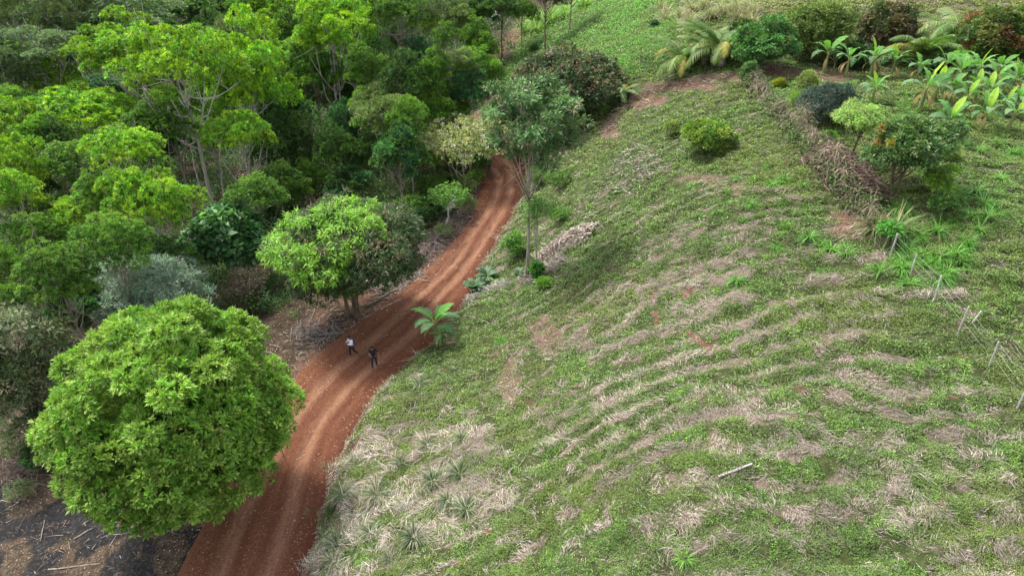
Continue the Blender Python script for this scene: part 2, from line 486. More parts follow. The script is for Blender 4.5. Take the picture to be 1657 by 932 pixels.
def masks(x, y, z=None):
    if z is None: z = gz(x, y)
    px, py, dep = project(x, y, z)
    behind = dep < 6
    px = np.where(behind, np.where(x > -8, 900, 100), px); py = np.where(behind, 1100, py)
    k = 1.0
    wx = (fbm(x / 2.3, y / 2.3, 4, 51) - .5); wy = (fbm(x / 2.3, y / 2.3, 4, 61) - .5)
    soft = 900 / np.maximum(dep, 15)                 # ~0.8 m expressed in pixels
    px2 = px + wx * soft * 1.6; py2 = py + wy * soft * 1.2
    def pm(poly, w=.35): return sm(-w, w, poly_sd(px2, py2, poly) / soft)
    lat, hw, rz, idx = road_coords(x, y)
    lat = lat.reshape(x.shape); hw = hw.reshape(x.shape); idx = idx.reshape(x.shape)
    onend = (idx <= 1) | (idx >= NR - 2)
    dr = lat - hw; dl = -lat - hw
    onroad = np.where(onend, 0, sm(.25, -.15, np.maximum(dr, dl)))
    field = pm(FIELD)
    field = np.where((~onend) & (lat > 0) & (dr < 3), 1.0, field); field = np.where((~onend) & (lat < 0) & (dl < 5), 0.0, field)
    m = dict(px=px, py=py, dep=dep, onroad=onroad, dr=np.where(onend, 9, dr), dl=np.where(onend, 9, dl), field=field)
    burn = pm(BURN, .5) * (1 - field)
    m['burn'] = burn * sm(.40, .58, fbm(x / 1.3 + y * .25, y / 2.0 - x * .12, 5, 71) + .06)
    m['brown'] = np.maximum(pm(BROWNL, .8), pm(BURN, .8)) * (1 - field)
    m['strawz'] = pm(STRAWZ, .8) * field
    m['lush'] = pm(LUSH, .8); m['yellow'] = pm(YELLOW, 1.2); m['pasture'] = pm(PASTURE, .8)
    # mown hay lying along the contour
    rowc = y + .015 * (x - 14) ** 2 + (fbm(x / 6, y / 6, 3, 11) - .5) * 3.2
    band = fbm(rowc / .95, x * .16, 3, 81)
    patch = fbm(x / 1.9, y / 1.3, 4, 91)
    big = fbm(x / 9, y / 9, 2, 95)
    zone = np.exp(-((px - 1290) / 420) ** 2 - ((py - 650) / 170) ** 2) * .075 + np.exp(-((px - 880) / 260) ** 2 - ((py - 700) / 150) ** 2) * .02
    zone = zone - np.exp(-((px - 1120) / 190) ** 2 - ((py - 225) / 120) ** 2) * .14 - np.exp(-((px - 1050) / 380) ** 2 - ((py - 900) / 60) ** 2) * .07
    zone = zone - np.exp(-((px - 720) / 130) ** 2 - ((py - 560) / 70) ** 2) * .10 - np.exp(-((px - 1620) / 110) ** 2 - ((py - 620) / 170) ** 2) * .16
    d = .52 * band + .40 * patch + .20 * big + zone
    rows = .5 + .5 * np.sin(rowc * 2 * math.pi / 1.45 + (fbm(x / 3, y / 3, 2, 98) - .5) * 5)
    brk = sm(.35, .6, fbm(x / 4, y / 4, 3, 96))
    d = .30 * band + (.08 + .22 * brk) * (rows - .5) + .34 * patch + .22 * big + zone + .03 * sm(850, 1150, px) - .01
    dry = sm(.40, .72, d + .018 + .48 * (fbm(x / .55, y / .35, 4, 97) - .5))
    bare = np.zeros(x.shape)
    for (a, b, rx, ry, s) in SPOTS_BARE:
        bare = np.maximum(bare, s * sm(1.25, .55, np.hypot((px2 - a) / rx, (py2 - b) / ry)))
    rut = np.zeros(x.shape)
    for r in RUTS: rut = np.maximum(rut, sm(9, 3, line_d(px2 * .5 + px * .5, py, r)) * sm(.42, .60, fbm(x * 1.1, y * 1.1, 2, 99)))
    hedge = sm(14, 5, line_d(px2, py2, HEDGE))
    dry = np.where(m['pasture'] + m['lush'] > .5, dry * .25, dry)
    dry = np.maximum(dry, m['strawz'] * sm(.36, .52, patch + .08))
    dry = np.maximum(dry, bare * .9); dry = np.maximum(dry, hedge * .35)
    edge = field * sm(1.5, .3, m['dr'])               # straw hangs over the road bank
    dry = np.maximum(dry, edge * .8 * sm(.3, .55, patch))
    m['dry'] = dry * field
    m['soil'] = np.maximum(np.maximum(bare * .75, rut), sm(.70, .80, fbm(x / 1.1, y / .7, 3, 101)) * .6) * field
    m['bank'] = field * sm(.75, .25, m['dr']) * (1 - onroad)
    verge = (1 - field) * sm(7, 1.5, m['dl'])
    m['redside'] = np.maximum(verge * sm(.35, .6, fbm(x / 2.5, y / 2.5, 3, 111)), (1 - field) * sm(2.2, .3, m['dl']))
    # red cut where the road turns
    for (a, b, rx, ry) in ((790,262,50,34),(835,62,12,14),(700,300,26,12)):
        q = sm(1.2, .7, np.hypot((px2 - a) / rx, (py2 - b) / ry))
        m['redside'] = np.maximum(m['redside'], q)
    path = sm(14, 5, line_d(px2, py2, [(790,190),(786,140),(800,90),(838,50)]))
    m['path'] = path
    m['green'] = field * (1 - m['dry']) * (1 - m['soil']) * (1 - onroad)
    return m

# ------------------------------------------------------------------ ground sheet
def ground_material():
    m = bpy.data.materials.new("ground"); m.use_nodes = True
    nt = m.node_tree; N = nt.nodes; Lk = nt.links; pb = N["Principled BSDF"]
    tc = N.new("ShaderNodeTexCoord")
    def noise(scale, det=8, rough=.65, vec=None):
        n = N.new("ShaderNodeTexNoise"); n.inputs['Scale'].default_value = scale; n.inputs['Detail'].default_value = det
        n.inputs['Roughness'].default_value = rough
        Lk.new(vec or tc.outputs['Object'], n.inputs['Vector']); return n
    def ramp(src, stops):
        r = N.new("ShaderNodeValToRGB"); e = r.color_ramp.elements
        while len(e) < len(stops): e.new(.5)
        for el, (p, c) in zip(e, stops): el.position = p; el.color = (*c, 1)
        Lk.new(src, r.inputs[0]); return r.outputs[0]
    def mix(f, a, b):
        x = N.new("ShaderNodeMix"); x.data_type = 'RGBA'
        Lk.new(f, x.inputs[0]); Lk.new(a, x.inputs[6]); Lk.new(b, x.inputs[7]); return x.outputs[2]
    A = N.new("ShaderNodeAttribute"); A.attribute_name = "cover"
    B = N.new("ShaderNodeAttribute"); B.attribute_name = "cover_b"
    sa = N.new("ShaderNodeSeparateColor"); Lk.new(A.outputs['Color'], sa.inputs[0])
    sb = N.new("ShaderNodeSeparateColor"); Lk.new(B.outputs['Color'], sb.inputs[0])
    n1 = noise(3.0); n2 = noise(14.0); n3 = noise(5.0, 10, .8)
    def edged(src, amt=1.5):
        # break the mask edge with noise
        a = N.new("ShaderNodeMath"); a.operation = 'MULTIPLY_ADD'; Lk.new(n3.outputs[0], a.inputs[0]); a.inputs[1].default_value = amt; Lk.new(src, a.inputs[2])
        r = N.new("ShaderNodeMapRange"); Lk.new(a.outputs[0], r.inputs[0]); r.inputs[1].default_value = .5 + amt * .5 - .18; r.inputs[2].default_value = .5 + amt * .5 + .18
        return r.outputs[0]
    litter = ramp(n1.outputs[0], [(.3, (.022, .018, .012)), (.5, (.05, .037, .024)), (.7, (.10, .07, .048))])
    green = ramp(n1.outputs[0], [(.3, (.022, .024, .010)), (.5, (.042, .055, .018)), (.7, (.085, .10, .035))])  # green ground, darkened so its colour holds the shade between the leaves
    straw = ramp(n2.outputs[0], [(.25, (.055, .040, .028)), (.5, (.13, .10, .075)), (.75, (.28, .235, .185))])  # straw ground, likewise darkened: shade in the gaps put into the colour
    soil = ramp(n1.outputs[0], [(.3, (.06, .034, .024)), (.5, (.11, .060, .040)), (.72, (.19, .112, .078))])
    nb = noise(6.0, 12, .8)
    burn = ramp(nb.outputs[0], [(.32, (.008, .008, .008)), (.52, (.022, .021, .021)), (.60, (.05, .048, .048)), (.70, (.17, .17, .175))])
    c = mix(edged(sa.outputs[0]), litter, green)
    c = mix(edged(sa.outputs[1]), c, straw)
    c = mix(edged(sa.outputs[2]), c, soil)
    c = mix(edged(sb.outputs[0], 1.0), c, burn)
    Lk.new(c, pb.inputs['Base Color'])
    pb.inputs['Roughness'].default_value = .95; pb.inputs['Specular IOR Level'].default_value = .1
    bp = N.new("ShaderNodeBump"); bp.inputs['Strength'].default_value = .8; bp.inputs['Distance'].default_value = .08
    Lk.new(n2.outputs[0], bp.inputs['Height']); Lk.new(bp.outputs[0], pb.inputs['Normal'])
    return m

def build_ground():
    ny, nx = MX.shape
    V = np.c_[MX.ravel(), MY.ravel(), GZ.ravel()].astype(np.float32)
    i = np.arange(nx - 1)[None, :] + np.arange(ny - 1)[:, None] * nx
    Q = np.stack([i, i + 1, i + nx + 1, i + nx], -1).reshape(-1, 4)
    g = Geo().add(V, Q, None, (1, 1, 1))
    me = g.mesh("ground", ground_material(), True)
    m = masks(MX.ravel(), MY.ravel(), GZ.ravel())
    gr = np.maximum(m['field'], 0) * (1 - m['bank'])
    so = np.clip(np.maximum.reduce([m['soil'], m['redside'] * (1 - m['brown']), m['onroad'], m['bank'], m['path'] * .6, m['brown'] * .25]), 0, 1)
    dr = np.maximum(m['dry'] * (1 - m['bank']), m['brown'] * .35)
    for nm, ch in (("cover", (gr, dr, so)), ("cover_b", (m['burn'], m['yellow'], m['lush']))):
        at = me.color_attributes.new(nm, 'FLOAT_COLOR', 'POINT')
        at.data.foreach_set("color", np.stack([*ch, np.ones(len(V))], 1).astype(np.float32).ravel())
    o = bpy.data.objects.new("ground", me); COL.objects.link(o); o['kind'] = 'structure'
    o['label'] = 'hilly ground of red soil, grass and leaf litter'
build_ground()

# ------------------------------------------------------------------ the red dirt road
def road_material():
    m = bpy.data.materials.new("red_dirt"); m.use_nodes = True
    nt = m.node_tree; N = nt.nodes; Lk = nt.links; pb = N["Principled BSDF"]
    A = N.new("ShaderNodeAttribute"); A.attribute_name = "track"
    tc = N.new("ShaderNodeTexCoord")
    sx = N.new("ShaderNodeSeparateColor"); Lk.new(A.outputs['Color'], sx.inputs[0])
    def noise(vec, scale, det=8, rough=.7):
        n = N.new("ShaderNodeTexNoise"); n.inputs['Scale'].default_value = scale; n.inputs['Detail'].default_value = det; n.inputs['Roughness'].default_value = rough
        Lk.new(vec, n.inputs['Vector']); return n.outputs[0]
    uv = N.new("ShaderNodeUVMap"); uv.uv_map = "along"
    mp = N.new("ShaderNodeMapping"); mp.inputs['Scale'].default_value = (1.3, .16, 1); Lk.new(uv.outputs[0], mp.inputs[0])
    streak = noise(mp.outputs[0], 2.4, 8, .75)
    fine = noise(tc.outputs['Object'], 9, 8)
    med = noise(tc.outputs['Object'], 1.1, 6)
    def ramp(src, stops):
        r = N.new("ShaderNodeValToRGB"); e = r.color_ramp.elements
        while len(e) < len(stops): e.new(.5)
        for el, (p, c) in zip(e, stops): el.position = p; el.color = (*c, 1)
        Lk.new(src, r.inputs[0]); return r.outputs[0]
    def mix(f, a, b, t='MIX'):
        x = N.new("ShaderNodeMix"); x.data_type = 'RGBA'; x.blend_type = t
        if isinstance(f, float): x.inputs[0].default_value = f
        else: Lk.new(f, x.inputs[0])
        Lk.new(a, x.inputs[6]); Lk.new(b, x.inputs[7]); return x.outputs[2]
    base = ramp(fine, [(.28, (.058, .022, .010)), (.5, (.128, .051, .026)), (.72, (.215, .103, .060))])
    dust = ramp(fine, [(.3, (.16, .075, .043)), (.55, (.25, .135, .083)), (.75, (.35, .225, .15))])
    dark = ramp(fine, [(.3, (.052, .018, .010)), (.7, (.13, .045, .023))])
    s2 = N.new("ShaderNodeMath"); s2.operation = 'MULTIPLY_ADD'; Lk.new(streak, s2.inputs[0]); s2.inputs[1].default_value = 1.3; s2.inputs[2].default_value = -.40
    tk = N.new("ShaderNodeMath"); tk.operation = 'MULTIPLY'; tk.use_clamp = True; Lk.new(sx.outputs[0], tk.inputs[0]); Lk.new(s2.outputs[0], tk.inputs[1])
    t2 = N.new("ShaderNodeMath"); t2.operation = 'MULTIPLY'; t2.use_clamp = True; Lk.new(tk.outputs[0], t2.inputs[0]); t2.inputs[1].default_value = 2.2
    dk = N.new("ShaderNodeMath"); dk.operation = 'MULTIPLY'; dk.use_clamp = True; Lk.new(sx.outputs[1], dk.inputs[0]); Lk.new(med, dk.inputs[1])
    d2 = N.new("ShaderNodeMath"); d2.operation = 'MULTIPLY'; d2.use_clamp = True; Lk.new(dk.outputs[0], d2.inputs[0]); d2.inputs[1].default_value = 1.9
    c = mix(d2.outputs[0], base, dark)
    c = mix(t2.outputs[0], c, dust)
    Lk.new(c, pb.inputs['Base Color'])
    pb.inputs['Roughness'].default_value = .92; pb.inputs['Specular IOR Level'].default_value = .15
    bp = N.new("ShaderNodeBump"); bp.inputs['Strength'].default_value = .7; bp.inputs['Distance'].default_value = .05
    ad = N.new("ShaderNodeMath"); Lk.new(fine, ad.inputs[0]); Lk.new(streak, ad.inputs[1])
    Lk.new(ad.outputs[0], bp.inputs['Height']); Lk.new(bp.outputs[0], pb.inputs['Normal'])
    return m

def road_surface(u, s, hw):
    """height of the road above its bench; u lateral metres, s metres along"""
    w1 = (fbm(s / 7, s * 0 + 3, 2, 201) - .5) * .9; w2 = (fbm(s / 6, s * 0 + 9, 2, 211) - .5) * .8
    r = 0
    tracks = [(-.34, .34), (.36, .30)]
    trk = np.zeros(np.shape(u)); dkk = np.zeros(np.shape(u))
    for i, (c, wd) in enumerate(tracks):
        cc = c * hw + (w1 if i != 1 else w2)
        d = np.abs(u - cc)
        r = r - .07 * np.exp(-(d / .28) ** 2) + .045 * np.exp(-((d - .52) / .2) ** 2)
        trk = np.maximum(trk, np.exp(-((d) / (wd * 1.25)) ** 2))
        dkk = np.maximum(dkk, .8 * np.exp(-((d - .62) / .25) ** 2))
    r = r + (fbm(u / .35, s / .6, 5, 221, .65) - .5) * .24 + (fbm(u / 1.2, s / 4, 3, 231) - .5) * .16 - .05 * sm(.60, .72, fbm(u / .3, s / 9, 2, 235))
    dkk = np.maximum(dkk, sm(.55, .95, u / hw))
    return r, trk, dkk

def build_road():
    NC = 61
    seg = np.r_[0, np.cumsum(np.linalg.norm(np.diff(RC[:, :2], axis=0), axis=1))]
    S = np.arange(0, seg[-1], .22)
    cx = np.interp(S, seg, RC[:, 0]); cyy = np.interp(S, seg, RC[:, 1]); cz = np.interp(S, seg, RC[:, 2])
    nx_ = np.interp(S, seg, RN[:, 0]); ny_ = np.interp(S, seg, RN[:, 1]); hw = np.interp(S, seg, RHW)
    f = np.linspace(-1, 1, NC)[None, :]
    U = f * (hw[:, None] + .9)
    SS = np.broadcast_to(S[:, None], U.shape)
    r, trk, dk = road_surface(U, SS, hw[:, None])
    over = np.abs(U) - hw[:, None]
    X = cx[:, None] + nx_[:, None] * U; Y = cyy[:, None] + ny_[:, None] * U
    Z = cz[:, None] + r * sm(.3, -.5, over) + .01
    Z = Z - .45 * sm(-.1, .9, over) * (U > 0) - .35 * sm(.1, .9, over) * (U < 0)
    V = np.stack([X, Y, Z], -1).reshape(-1, 3)
    ny = len(S)
    i = np.arange(NC - 1)[None, :] + np.arange(ny - 1)[:, None] * NC
    Q = np.stack([i, i + 1, i + NC + 1, i + NC], -1).reshape(-1, 4)[:, ::-1][:, [3, 2, 1, 0]]
    g = Geo().add(V, Q, None, (1, 1, 1))
    me = g.mesh("dirt_road", road_material(), True)
    at = me.color_attributes.new("track", 'FLOAT_COLOR', 'POINT')
    at.data.foreach_set("color", np.stack([trk.ravel(), dk.ravel(), np.zeros(trk.size), np.ones(trk.size)], 1).astype(np.float32).ravel())
    uvl = me.uv_layers.new(name="along")
    uv = np.stack([U.ravel(), SS.ravel()], 1)[Q.ravel()].astype(np.float32)
    uvl.data.foreach_set("uv", uv.ravel())
    o = bpy.data.objects.new("dirt_road", me); COL.objects.link(o); o['kind'] = 'structure'
    o['label'] = 'rutted red dirt road'
build_road()
def rz_at(x, y):
    """top of whatever is walked on: road or ground"""
    lat, hw, rz, idx = road_coords(np.atleast_1d(x), np.atleast_1d(y))
    seg = np.r_[0, np.cumsum(np.linalg.norm(np.diff(RC[:, :2], axis=0), axis=1))]
    r, _, _ = road_surface(lat, seg[idx], hw)
    over = np.abs(lat) - hw
    zr = rz + r * sm(.3, -.5, over) + .01
    return np.where(over < 0, np.maximum(zr, gz(x, y)), gz(x, y))
# ------------------------------------------------------------------ crowns
def sphere_dirs(rng, n, zmin=-1.0):
    z = rng.uniform(zmin, 1, n); a = rng.uniform(0, 2 * math.pi, n); r = np.sqrt(1 - z * z)
    return np.stack([r * np.cos(a), r * np.sin(a), z], 1)

def crown(seed, W, H, nlobe=20, lobe=(.16, .26), puffs=46, nleaf=11, L=.34, Wl=.16, pal=((.06, .13, .025),), young=None, pyoung=.0,
          puff=.38, up=.55, flat=.75, zmin=-.35, droop=.1, shell=.80, inner=.35, spread=1.0, lobe_young=.0, shape_pow=1.0, cut=-.25, var=(.72, 1.10), colfn=None):
    """leafy crown centred on the origin: lobes -> puffs of leaves -> leaves"""
    rng = np.random.RandomState(seed)
    g = Geo()
    # lobes on an uneven dome
    d = sphere_dirs(rng, nlobe * 3, cut)
    keep = [d[0]]
    for v in d[1:]:
        if len(keep) >= nlobe: break
        if min(np.linalg.norm(v - k) for k in keep) > 1.35 / math.sqrt(nlobe): keep.append(v)
    d = np.array(keep); n = len(d)
    R = W / 2; RH = H / 2
    lr = rng.uniform(lobe[0], lobe[1], n) * W
    k = shell * rng.uniform(var[0], var[1], n)
    c = np.stack([d[:, 0] * (R * k - lr * .6), d[:, 1] * (R * k - lr * .6), d[:, 2] * (RH * k - lr * flat * .6)], 1)
    c = np.concatenate([c, rng.normal(0, 1, (max(2, n // 5), 3)) * [R * .3, R * .3, RH * .25]]); lr = np.concatenate([lr, np.full(len(c) - n, W * .2)])
    pts = []; out = []; lob = []
    for i in range(len(c)):
        m = int(puffs * (lr[i] / (W * .5 * (lobe[0] + lobe[1]))) ** 2) + 3
        dd = sphere_dirs(rng, m, zmin)
        rad = np.where(rng.rand(m) < inner, rng.uniform(.45, .9, m), rng.uniform(.9, 1.06, m))
        p = c[i] + dd * [1, 1, flat] * (lr[i] * rad)[:, None]
        # drop puffs buried deep in another lobe
        q = ((p[:, None, :] - c[None]) / [1, 1, flat]); q = np.linalg.norm(q, axis=2) / lr[None]
        q[:, i] = 9
        ok = q.min(1) > .62
        pts.append(p[ok]); out.append(dd[ok]); lob.append(np.full(ok.sum(), i))
    P = np.concatenate(pts); O = np.concatenate(out); Lb = np.concatenate(lob)
    np_ = len(P)
    pal = np.asarray(pal, float).reshape(-1, 3)
    lobecol = pal[rng.randint(0, len(pal), len(c))] * np.exp(rng.normal(0, .14, (len(c), 1)))
    pc = lobecol[Lb] * np.exp(rng.normal(0, .16, (np_, 1))) * np.exp(rng.normal(0, .06, (np_, 3)))
    if young is not None:
        ly = rng.rand(len(c)) < lobe_young
        isy = (rng.rand(np_) < pyoung) | (ly[Lb] & (rng.rand(np_) < .85) & (O[:, 2] > -.1))
        yv = np.asarray(young, float).reshape(-1, 3)
        pc = np.where(isy[:, None], yv[rng.randint(0, len(yv), np_)] * np.exp(rng.normal(0, .15, (np_, 1))), pc)
    if colfn is not None: pc = colfn(P, O, pc, rng, c, Lb)
    # leaves in each puff: radiate from the puff's twig tip
    idx = np.repeat(np.arange(np_), nleaf)
    N = len(idx)
    rd = sphere_dirs(rng, N, -1)
    D = nrm(O[idx] * .55 + rd * spread + np.array([0, 0, up]) * .6)
    pos = P[idx] + rd * puff * rng.uniform(0, .7, N)[:, None] * [1, 1, .7] + D * puff * .1
    Nn = nrm(rng.normal(0, .45, (N, 3)) + np.array([0, 0, 1.0]) + O[idx] * .4)
    cols = pc[idx] * np.exp(rng.normal(0, .13, (N, 1)))
    leaves(g, pos, D, Nn, L * rng.uniform(.7, 1.25, N), Wl * rng.uniform(.75, 1.2, N), cols, droop=droop)
    return g, c, lr, P

def trunk_geo(seed, h, crown_c, zc, r0=.22, lean=(0, 0), nlimb=8, stems=1, col=(1, 1, 1), low=.35, bend=.4, taper=.35, basespread=.0, twigs=None):
    """tapered trunk(s) with limbs to the crown lobes; crown_c = lobe centres relative to the crown centre (height zc)"""
    rng = np.random.RandomState(seed + 1000)
    g = Geo()
    tops = []
    for s in range(stems):
        a = rng.uniform(0, 6.28); sp = basespread * (s > 0 or stems > 1)
        b = np.array([math.cos(a) * sp, math.sin(a) * sp, -.35])
        t = np.array([lean[0] + math.cos(a) * sp * 2.5, lean[1] + math.sin(a) * sp * 2.5, zc + h * .0])
        f = np.linspace(0, 1, 9)[:, None]
        w = rng.normal(0, bend * .35, (9, 3)) * [1, 1, 0]; w[0] = 0
        pts = b * (1 - f) + t * f + np.cumsum(w, 0) * .35
        rr = r0 / math.sqrt(stems) ** .7 * (1 - f[:, 0] * (1 - taper)); rr[0] *= 1.5; rr[1] *= 1.12
        tube(g, pts, rr, 8 if r0 > .15 else 6, col)
        tops.append(pts)
    order = rng.permutation(len(crown_c))[:nlimb]
    for i in order:
        pts = tops[rng.randint(len(tops))]
        k = rng.uniform(low, .98)
        j = k * (len(pts) - 1); a = pts[int(j)] + (pts[min(int(j) + 1, len(pts) - 1)] - pts[int(j)]) * (j % 1)
        e = crown_c[i] + [0, 0, zc]
        if e[2] < a[2] + .1: e = e + [0, 0, .3]
        f = np.linspace(0, 1, 6)[:, None]
        mid = (a + e) / 2 + [0, 0, -.12 * np.linalg.norm(e - a)] + rng.normal(0, .12, 3) * np.linalg.norm(e - a)
        P = a * (1 - f) ** 2 + 2 * mid * f * (1 - f) + e * f ** 2
        r1 = r0 * .42 * (1 - k * .35)
        tube(g, P, r1 * (1 - f[:, 0] * .8), 5, col)
        for q in range(3):
            b0 = P[rng.randint(2, 5)]; e2 = b0 + nrm(rng.normal(0, 1, 3) + [0, 0, .6]) * np.linalg.norm(e - a) * rng.uniform(.25, .5)
            tube(g, np.array([b0, (b0 + e2) / 2 + rng.normal(0, .05, 3), e2]), [r1 * .4, r1 * .25, r1 * .08], 4, col, False)
    if twigs is not None:
        for p in twigs:
            b0 = crown_c[np.argmin(np.linalg.norm(crown_c - p, axis=1))] + [0, 0, zc]
            e2 = p + [0, 0, zc]
            tube(g, np.array([b0, (b0 + e2) / 2 + rng.normal(0, .08, 3), e2]), [.03, .02, .01], 4, col, False)
    return g

# palettes (surface colours)
LIME = ((.14, .285, .024), (.175, .31, .022), (.11, .24, .026))
LIMEY = ((.26, .40, .025), (.30, .42, .035))
MID = ((.075, .17, .022), (.09, .19, .028), (.065, .145, .022))
MIDY = ((.15, .27, .03), (.13, .25, .03))
DARK = ((.042, .092, .020), (.05, .105, .026), (.034, .078, .020))
GREY = ((.085, .135, .062), (.10, .15, .075), (.075, .12, .05))
OLIVE = ((.12, .16, .055), (.14, .18, .07), (.10, .14, .045))
COOL = ((.045, .13, .048), (.055, .15, .055), (.04, .11, .045))
PALE = ((.17, .25, .08), (.14, .22, .07))

def make_proto(name, seed, W, H, zc, bark, mat, trunk=None, **kw):
    g, c, lr, P = crown(seed, W, H, **kw)
    cm = g.mesh("crown", mat)
    t = trunk_geo(seed, 0, c, zc, **(trunk or {}))
    tm = t.mesh("trunk", bark, True)
    return dict(W=W, H=H, zc=zc, crown=cm, trunk=tm)

PROTO = {}
def P_(k, *a, **kw): PROTO[k] = make_proto(k, *a, **kw)
tp = dict(r0=.24, nlimb=18, low=.5, bend=.6, twigs=None)
lk = dict(nlobe=24, lobe=(.09, .18), puffs=44, nleaf=14, L=.30, Wl=.15, puff=.20, zmin=-.12, shell=1.05, flat=.72, inner=.15, cut=-.45, spread=.85)
P_('lime0', 1, 10, 8, 10, M_BARK_PALE, M_LEAF, trunk=tp, pal=LIME, young=LIMEY, pyoung=.22, lobe_young=.1, **lk)
P_('lime1', 2, 10, 9, 10, M_BARK_PALE, M_LEAF, trunk=dict(tp, stems=2, basespread=.3), pal=LIME, young=LIMEY, pyoung=.16, lobe_young=.1, **dict(lk, nlobe=30, lobe=(.08, .16)))
P_('lime2', 3, 10, 7, 10, M_BARK_PALE, M_LEAF, trunk=dict(tp, lean=(1.2, .4)), pal=LIME + MIDY, young=LIMEY, pyoung=.12, lobe_young=.15, **lk)
P_('mid0', 4, 10, 8, 9, M_BARK, M_LEAF, trunk=tp, pal=MID, young=MIDY, pyoung=.15, lobe_young=.15, **dict(lk, nlobe=26))
P_('mid1', 5, 10, 9.5, 9, M_BARK, M_LEAF, trunk=tp, pal=MID + MIDY, young=MIDY, pyoung=.10, lobe_young=.1, **dict(lk, nlobe=36, lobe=(.09, .16), zmin=-.3, cut=-.7))
P_('dark0', 6, 10, 8.5, 9, M_BARK_DARK, M_LEAF, trunk=tp, pal=DARK, young=MID, pyoung=.15, lobe_young=.1, **dict(lk, nlobe=24, cut=-.5))
P_('dark1', 7, 10, 7, 9, M_BARK, M_LEAF, trunk=tp, pal=DARK + COOL, young=MID, pyoung=.10, **dict(lk, nlobe=20, L=.42, Wl=.2, cut=-.5))
P_('grey0', 8, 10, 6, 10, M_BARK_PALE, M_LEAF, trunk=tp, pal=GREY, young=PALE, pyoung=.08, **dict(lk, nlobe=24, lobe=(.12, .2), flat=.45, puffs=56, L=.3, Wl=.12))
P_('grey1', 9, 10, 7, 10, M_BARK_PALE, M_LEAF, trunk=dict(tp, nlimb=14), pal=GREY + OLIVE, young=PALE, pyoung=.12, **dict(lk, nlobe=26, lobe=(.10, .18), flat=.5, puffs=40, L=.28, Wl=.11, inner=.2))
P_('olive0', 10, 10, 7.5, 9, M_BARK_PALE, M_LEAF, trunk=dict(tp, nlimb=12), pal=OLIVE + MIDY, young=PALE, pyoung=.2, **dict(lk, nlobe=30, lobe=(.11, .18), flat=.6, puffs=60, L=.3, Wl=.13))
P_('cool0', 11, 10, 9, 8, M_BARK, M_LEAF, trunk=tp, pal=COOL, young=((.08, .22, .06),), pyoung=.15, **dict(lk, nlobe=34, lobe=(.09, .16), zmin=-.3, cut=-.7))
P_('vine0', 12, 10, 16, 9, M_BARK_DARK, M_LEAF, trunk=tp, pal=MID + COOL, young=MIDY, pyoung=.2, **dict(lk, nlobe=34, lobe=(.14, .24), zmin=-.6, cut=-.95, flat=1.0))
P_('shrub0', 13, 3.2, 2.4, 1.2, M_BARK, M_LEAF, trunk=dict(r0=.05, nlimb=8, low=.1, stems=3, basespread=.15, bend=.1), pal=MID, young=MIDY, pyoung=.25, nlobe=16, puffs=26, nleaf=9, L=.2, Wl=.09, puff=.2, zmin=-.5, cut=-.6)
P_('shrub1', 14, 3.2, 2.4, 1.2, M_BARK, M_LEAF, trunk=dict(r0=.05, nlimb=8, low=.1, stems=3, basespread=.15, bend=.1), pal=OLIVE, young=PALE, pyoung=.25, nlobe=14, puffs=20, nleaf=8, L=.18, Wl=.08, puff=.2, zmin=-.5, cut=-.6)
P_('shrub2', 15, 3.2, 2.4, 1.2, M_BARK, M_LEAF, trunk=dict(r0=.05, nlimb=8, low=.1, stems=3, basespread=.15, bend=.1), pal=DARK + COOL, young=MID, pyoung=.25, nlobe=16, puffs=26, nleaf=9, L=.24, Wl=.12, puff=.2, zmin=-.5, cut=-.6)

def plant_tree(kind, px, py, w, h, zc, label, cat="tree", group=None, name=None, rz=None, base=None, zs=1.0):
    """stand a tree so that its crown appears centred on a pixel at `w` by `h` pixels, crown centre zc metres above its ground"""
    pr = PROTO[kind]
    if base is None:
        t = float(hit(px, py, lift=zc)[0])
        dx, dy, dz = rays(px, py)
        x, y = float(dx * t), float(dy * t)
    else:
        x, y, _, _ = gpt(*base)
        # crown centre height from the ray that passes over the base
        t = y / float(rays(px, py)[1])
        zc = max(.6, CAMZ + float(rays(px, py)[2]) * t - float(gz(x, y)))
    z = float(gz(x, y))
    Ww = w * t / FPX; Hh = h * t / FPX
    dep = math.atan2(CAMZ - z - zc, y)
    Hc = math.sqrt(max(Hh ** 2 - (Ww * math.sin(dep)) ** 2, (.45 * Hh) ** 2)) / math.cos(dep)
    s = Ww / pr['W']; szz = Hc / pr['H'] * zs
    root = thing(name or ("forest_tree" if "shrub" not in kind else "shrub"), label, cat, (x, y, z - .05), random.uniform(0, 6.28) if rz is None else rz, group)
    c = obj("crown", pr['crown'], None, root); c.location = (0, 0, zc); c.scale = (s, s, min(szz, s * 1.6))
    tr = obj("trunk", pr['trunk'], None, root); tr.scale = (s, s, zc / pr['zc'])
    return root
random.seed(5)
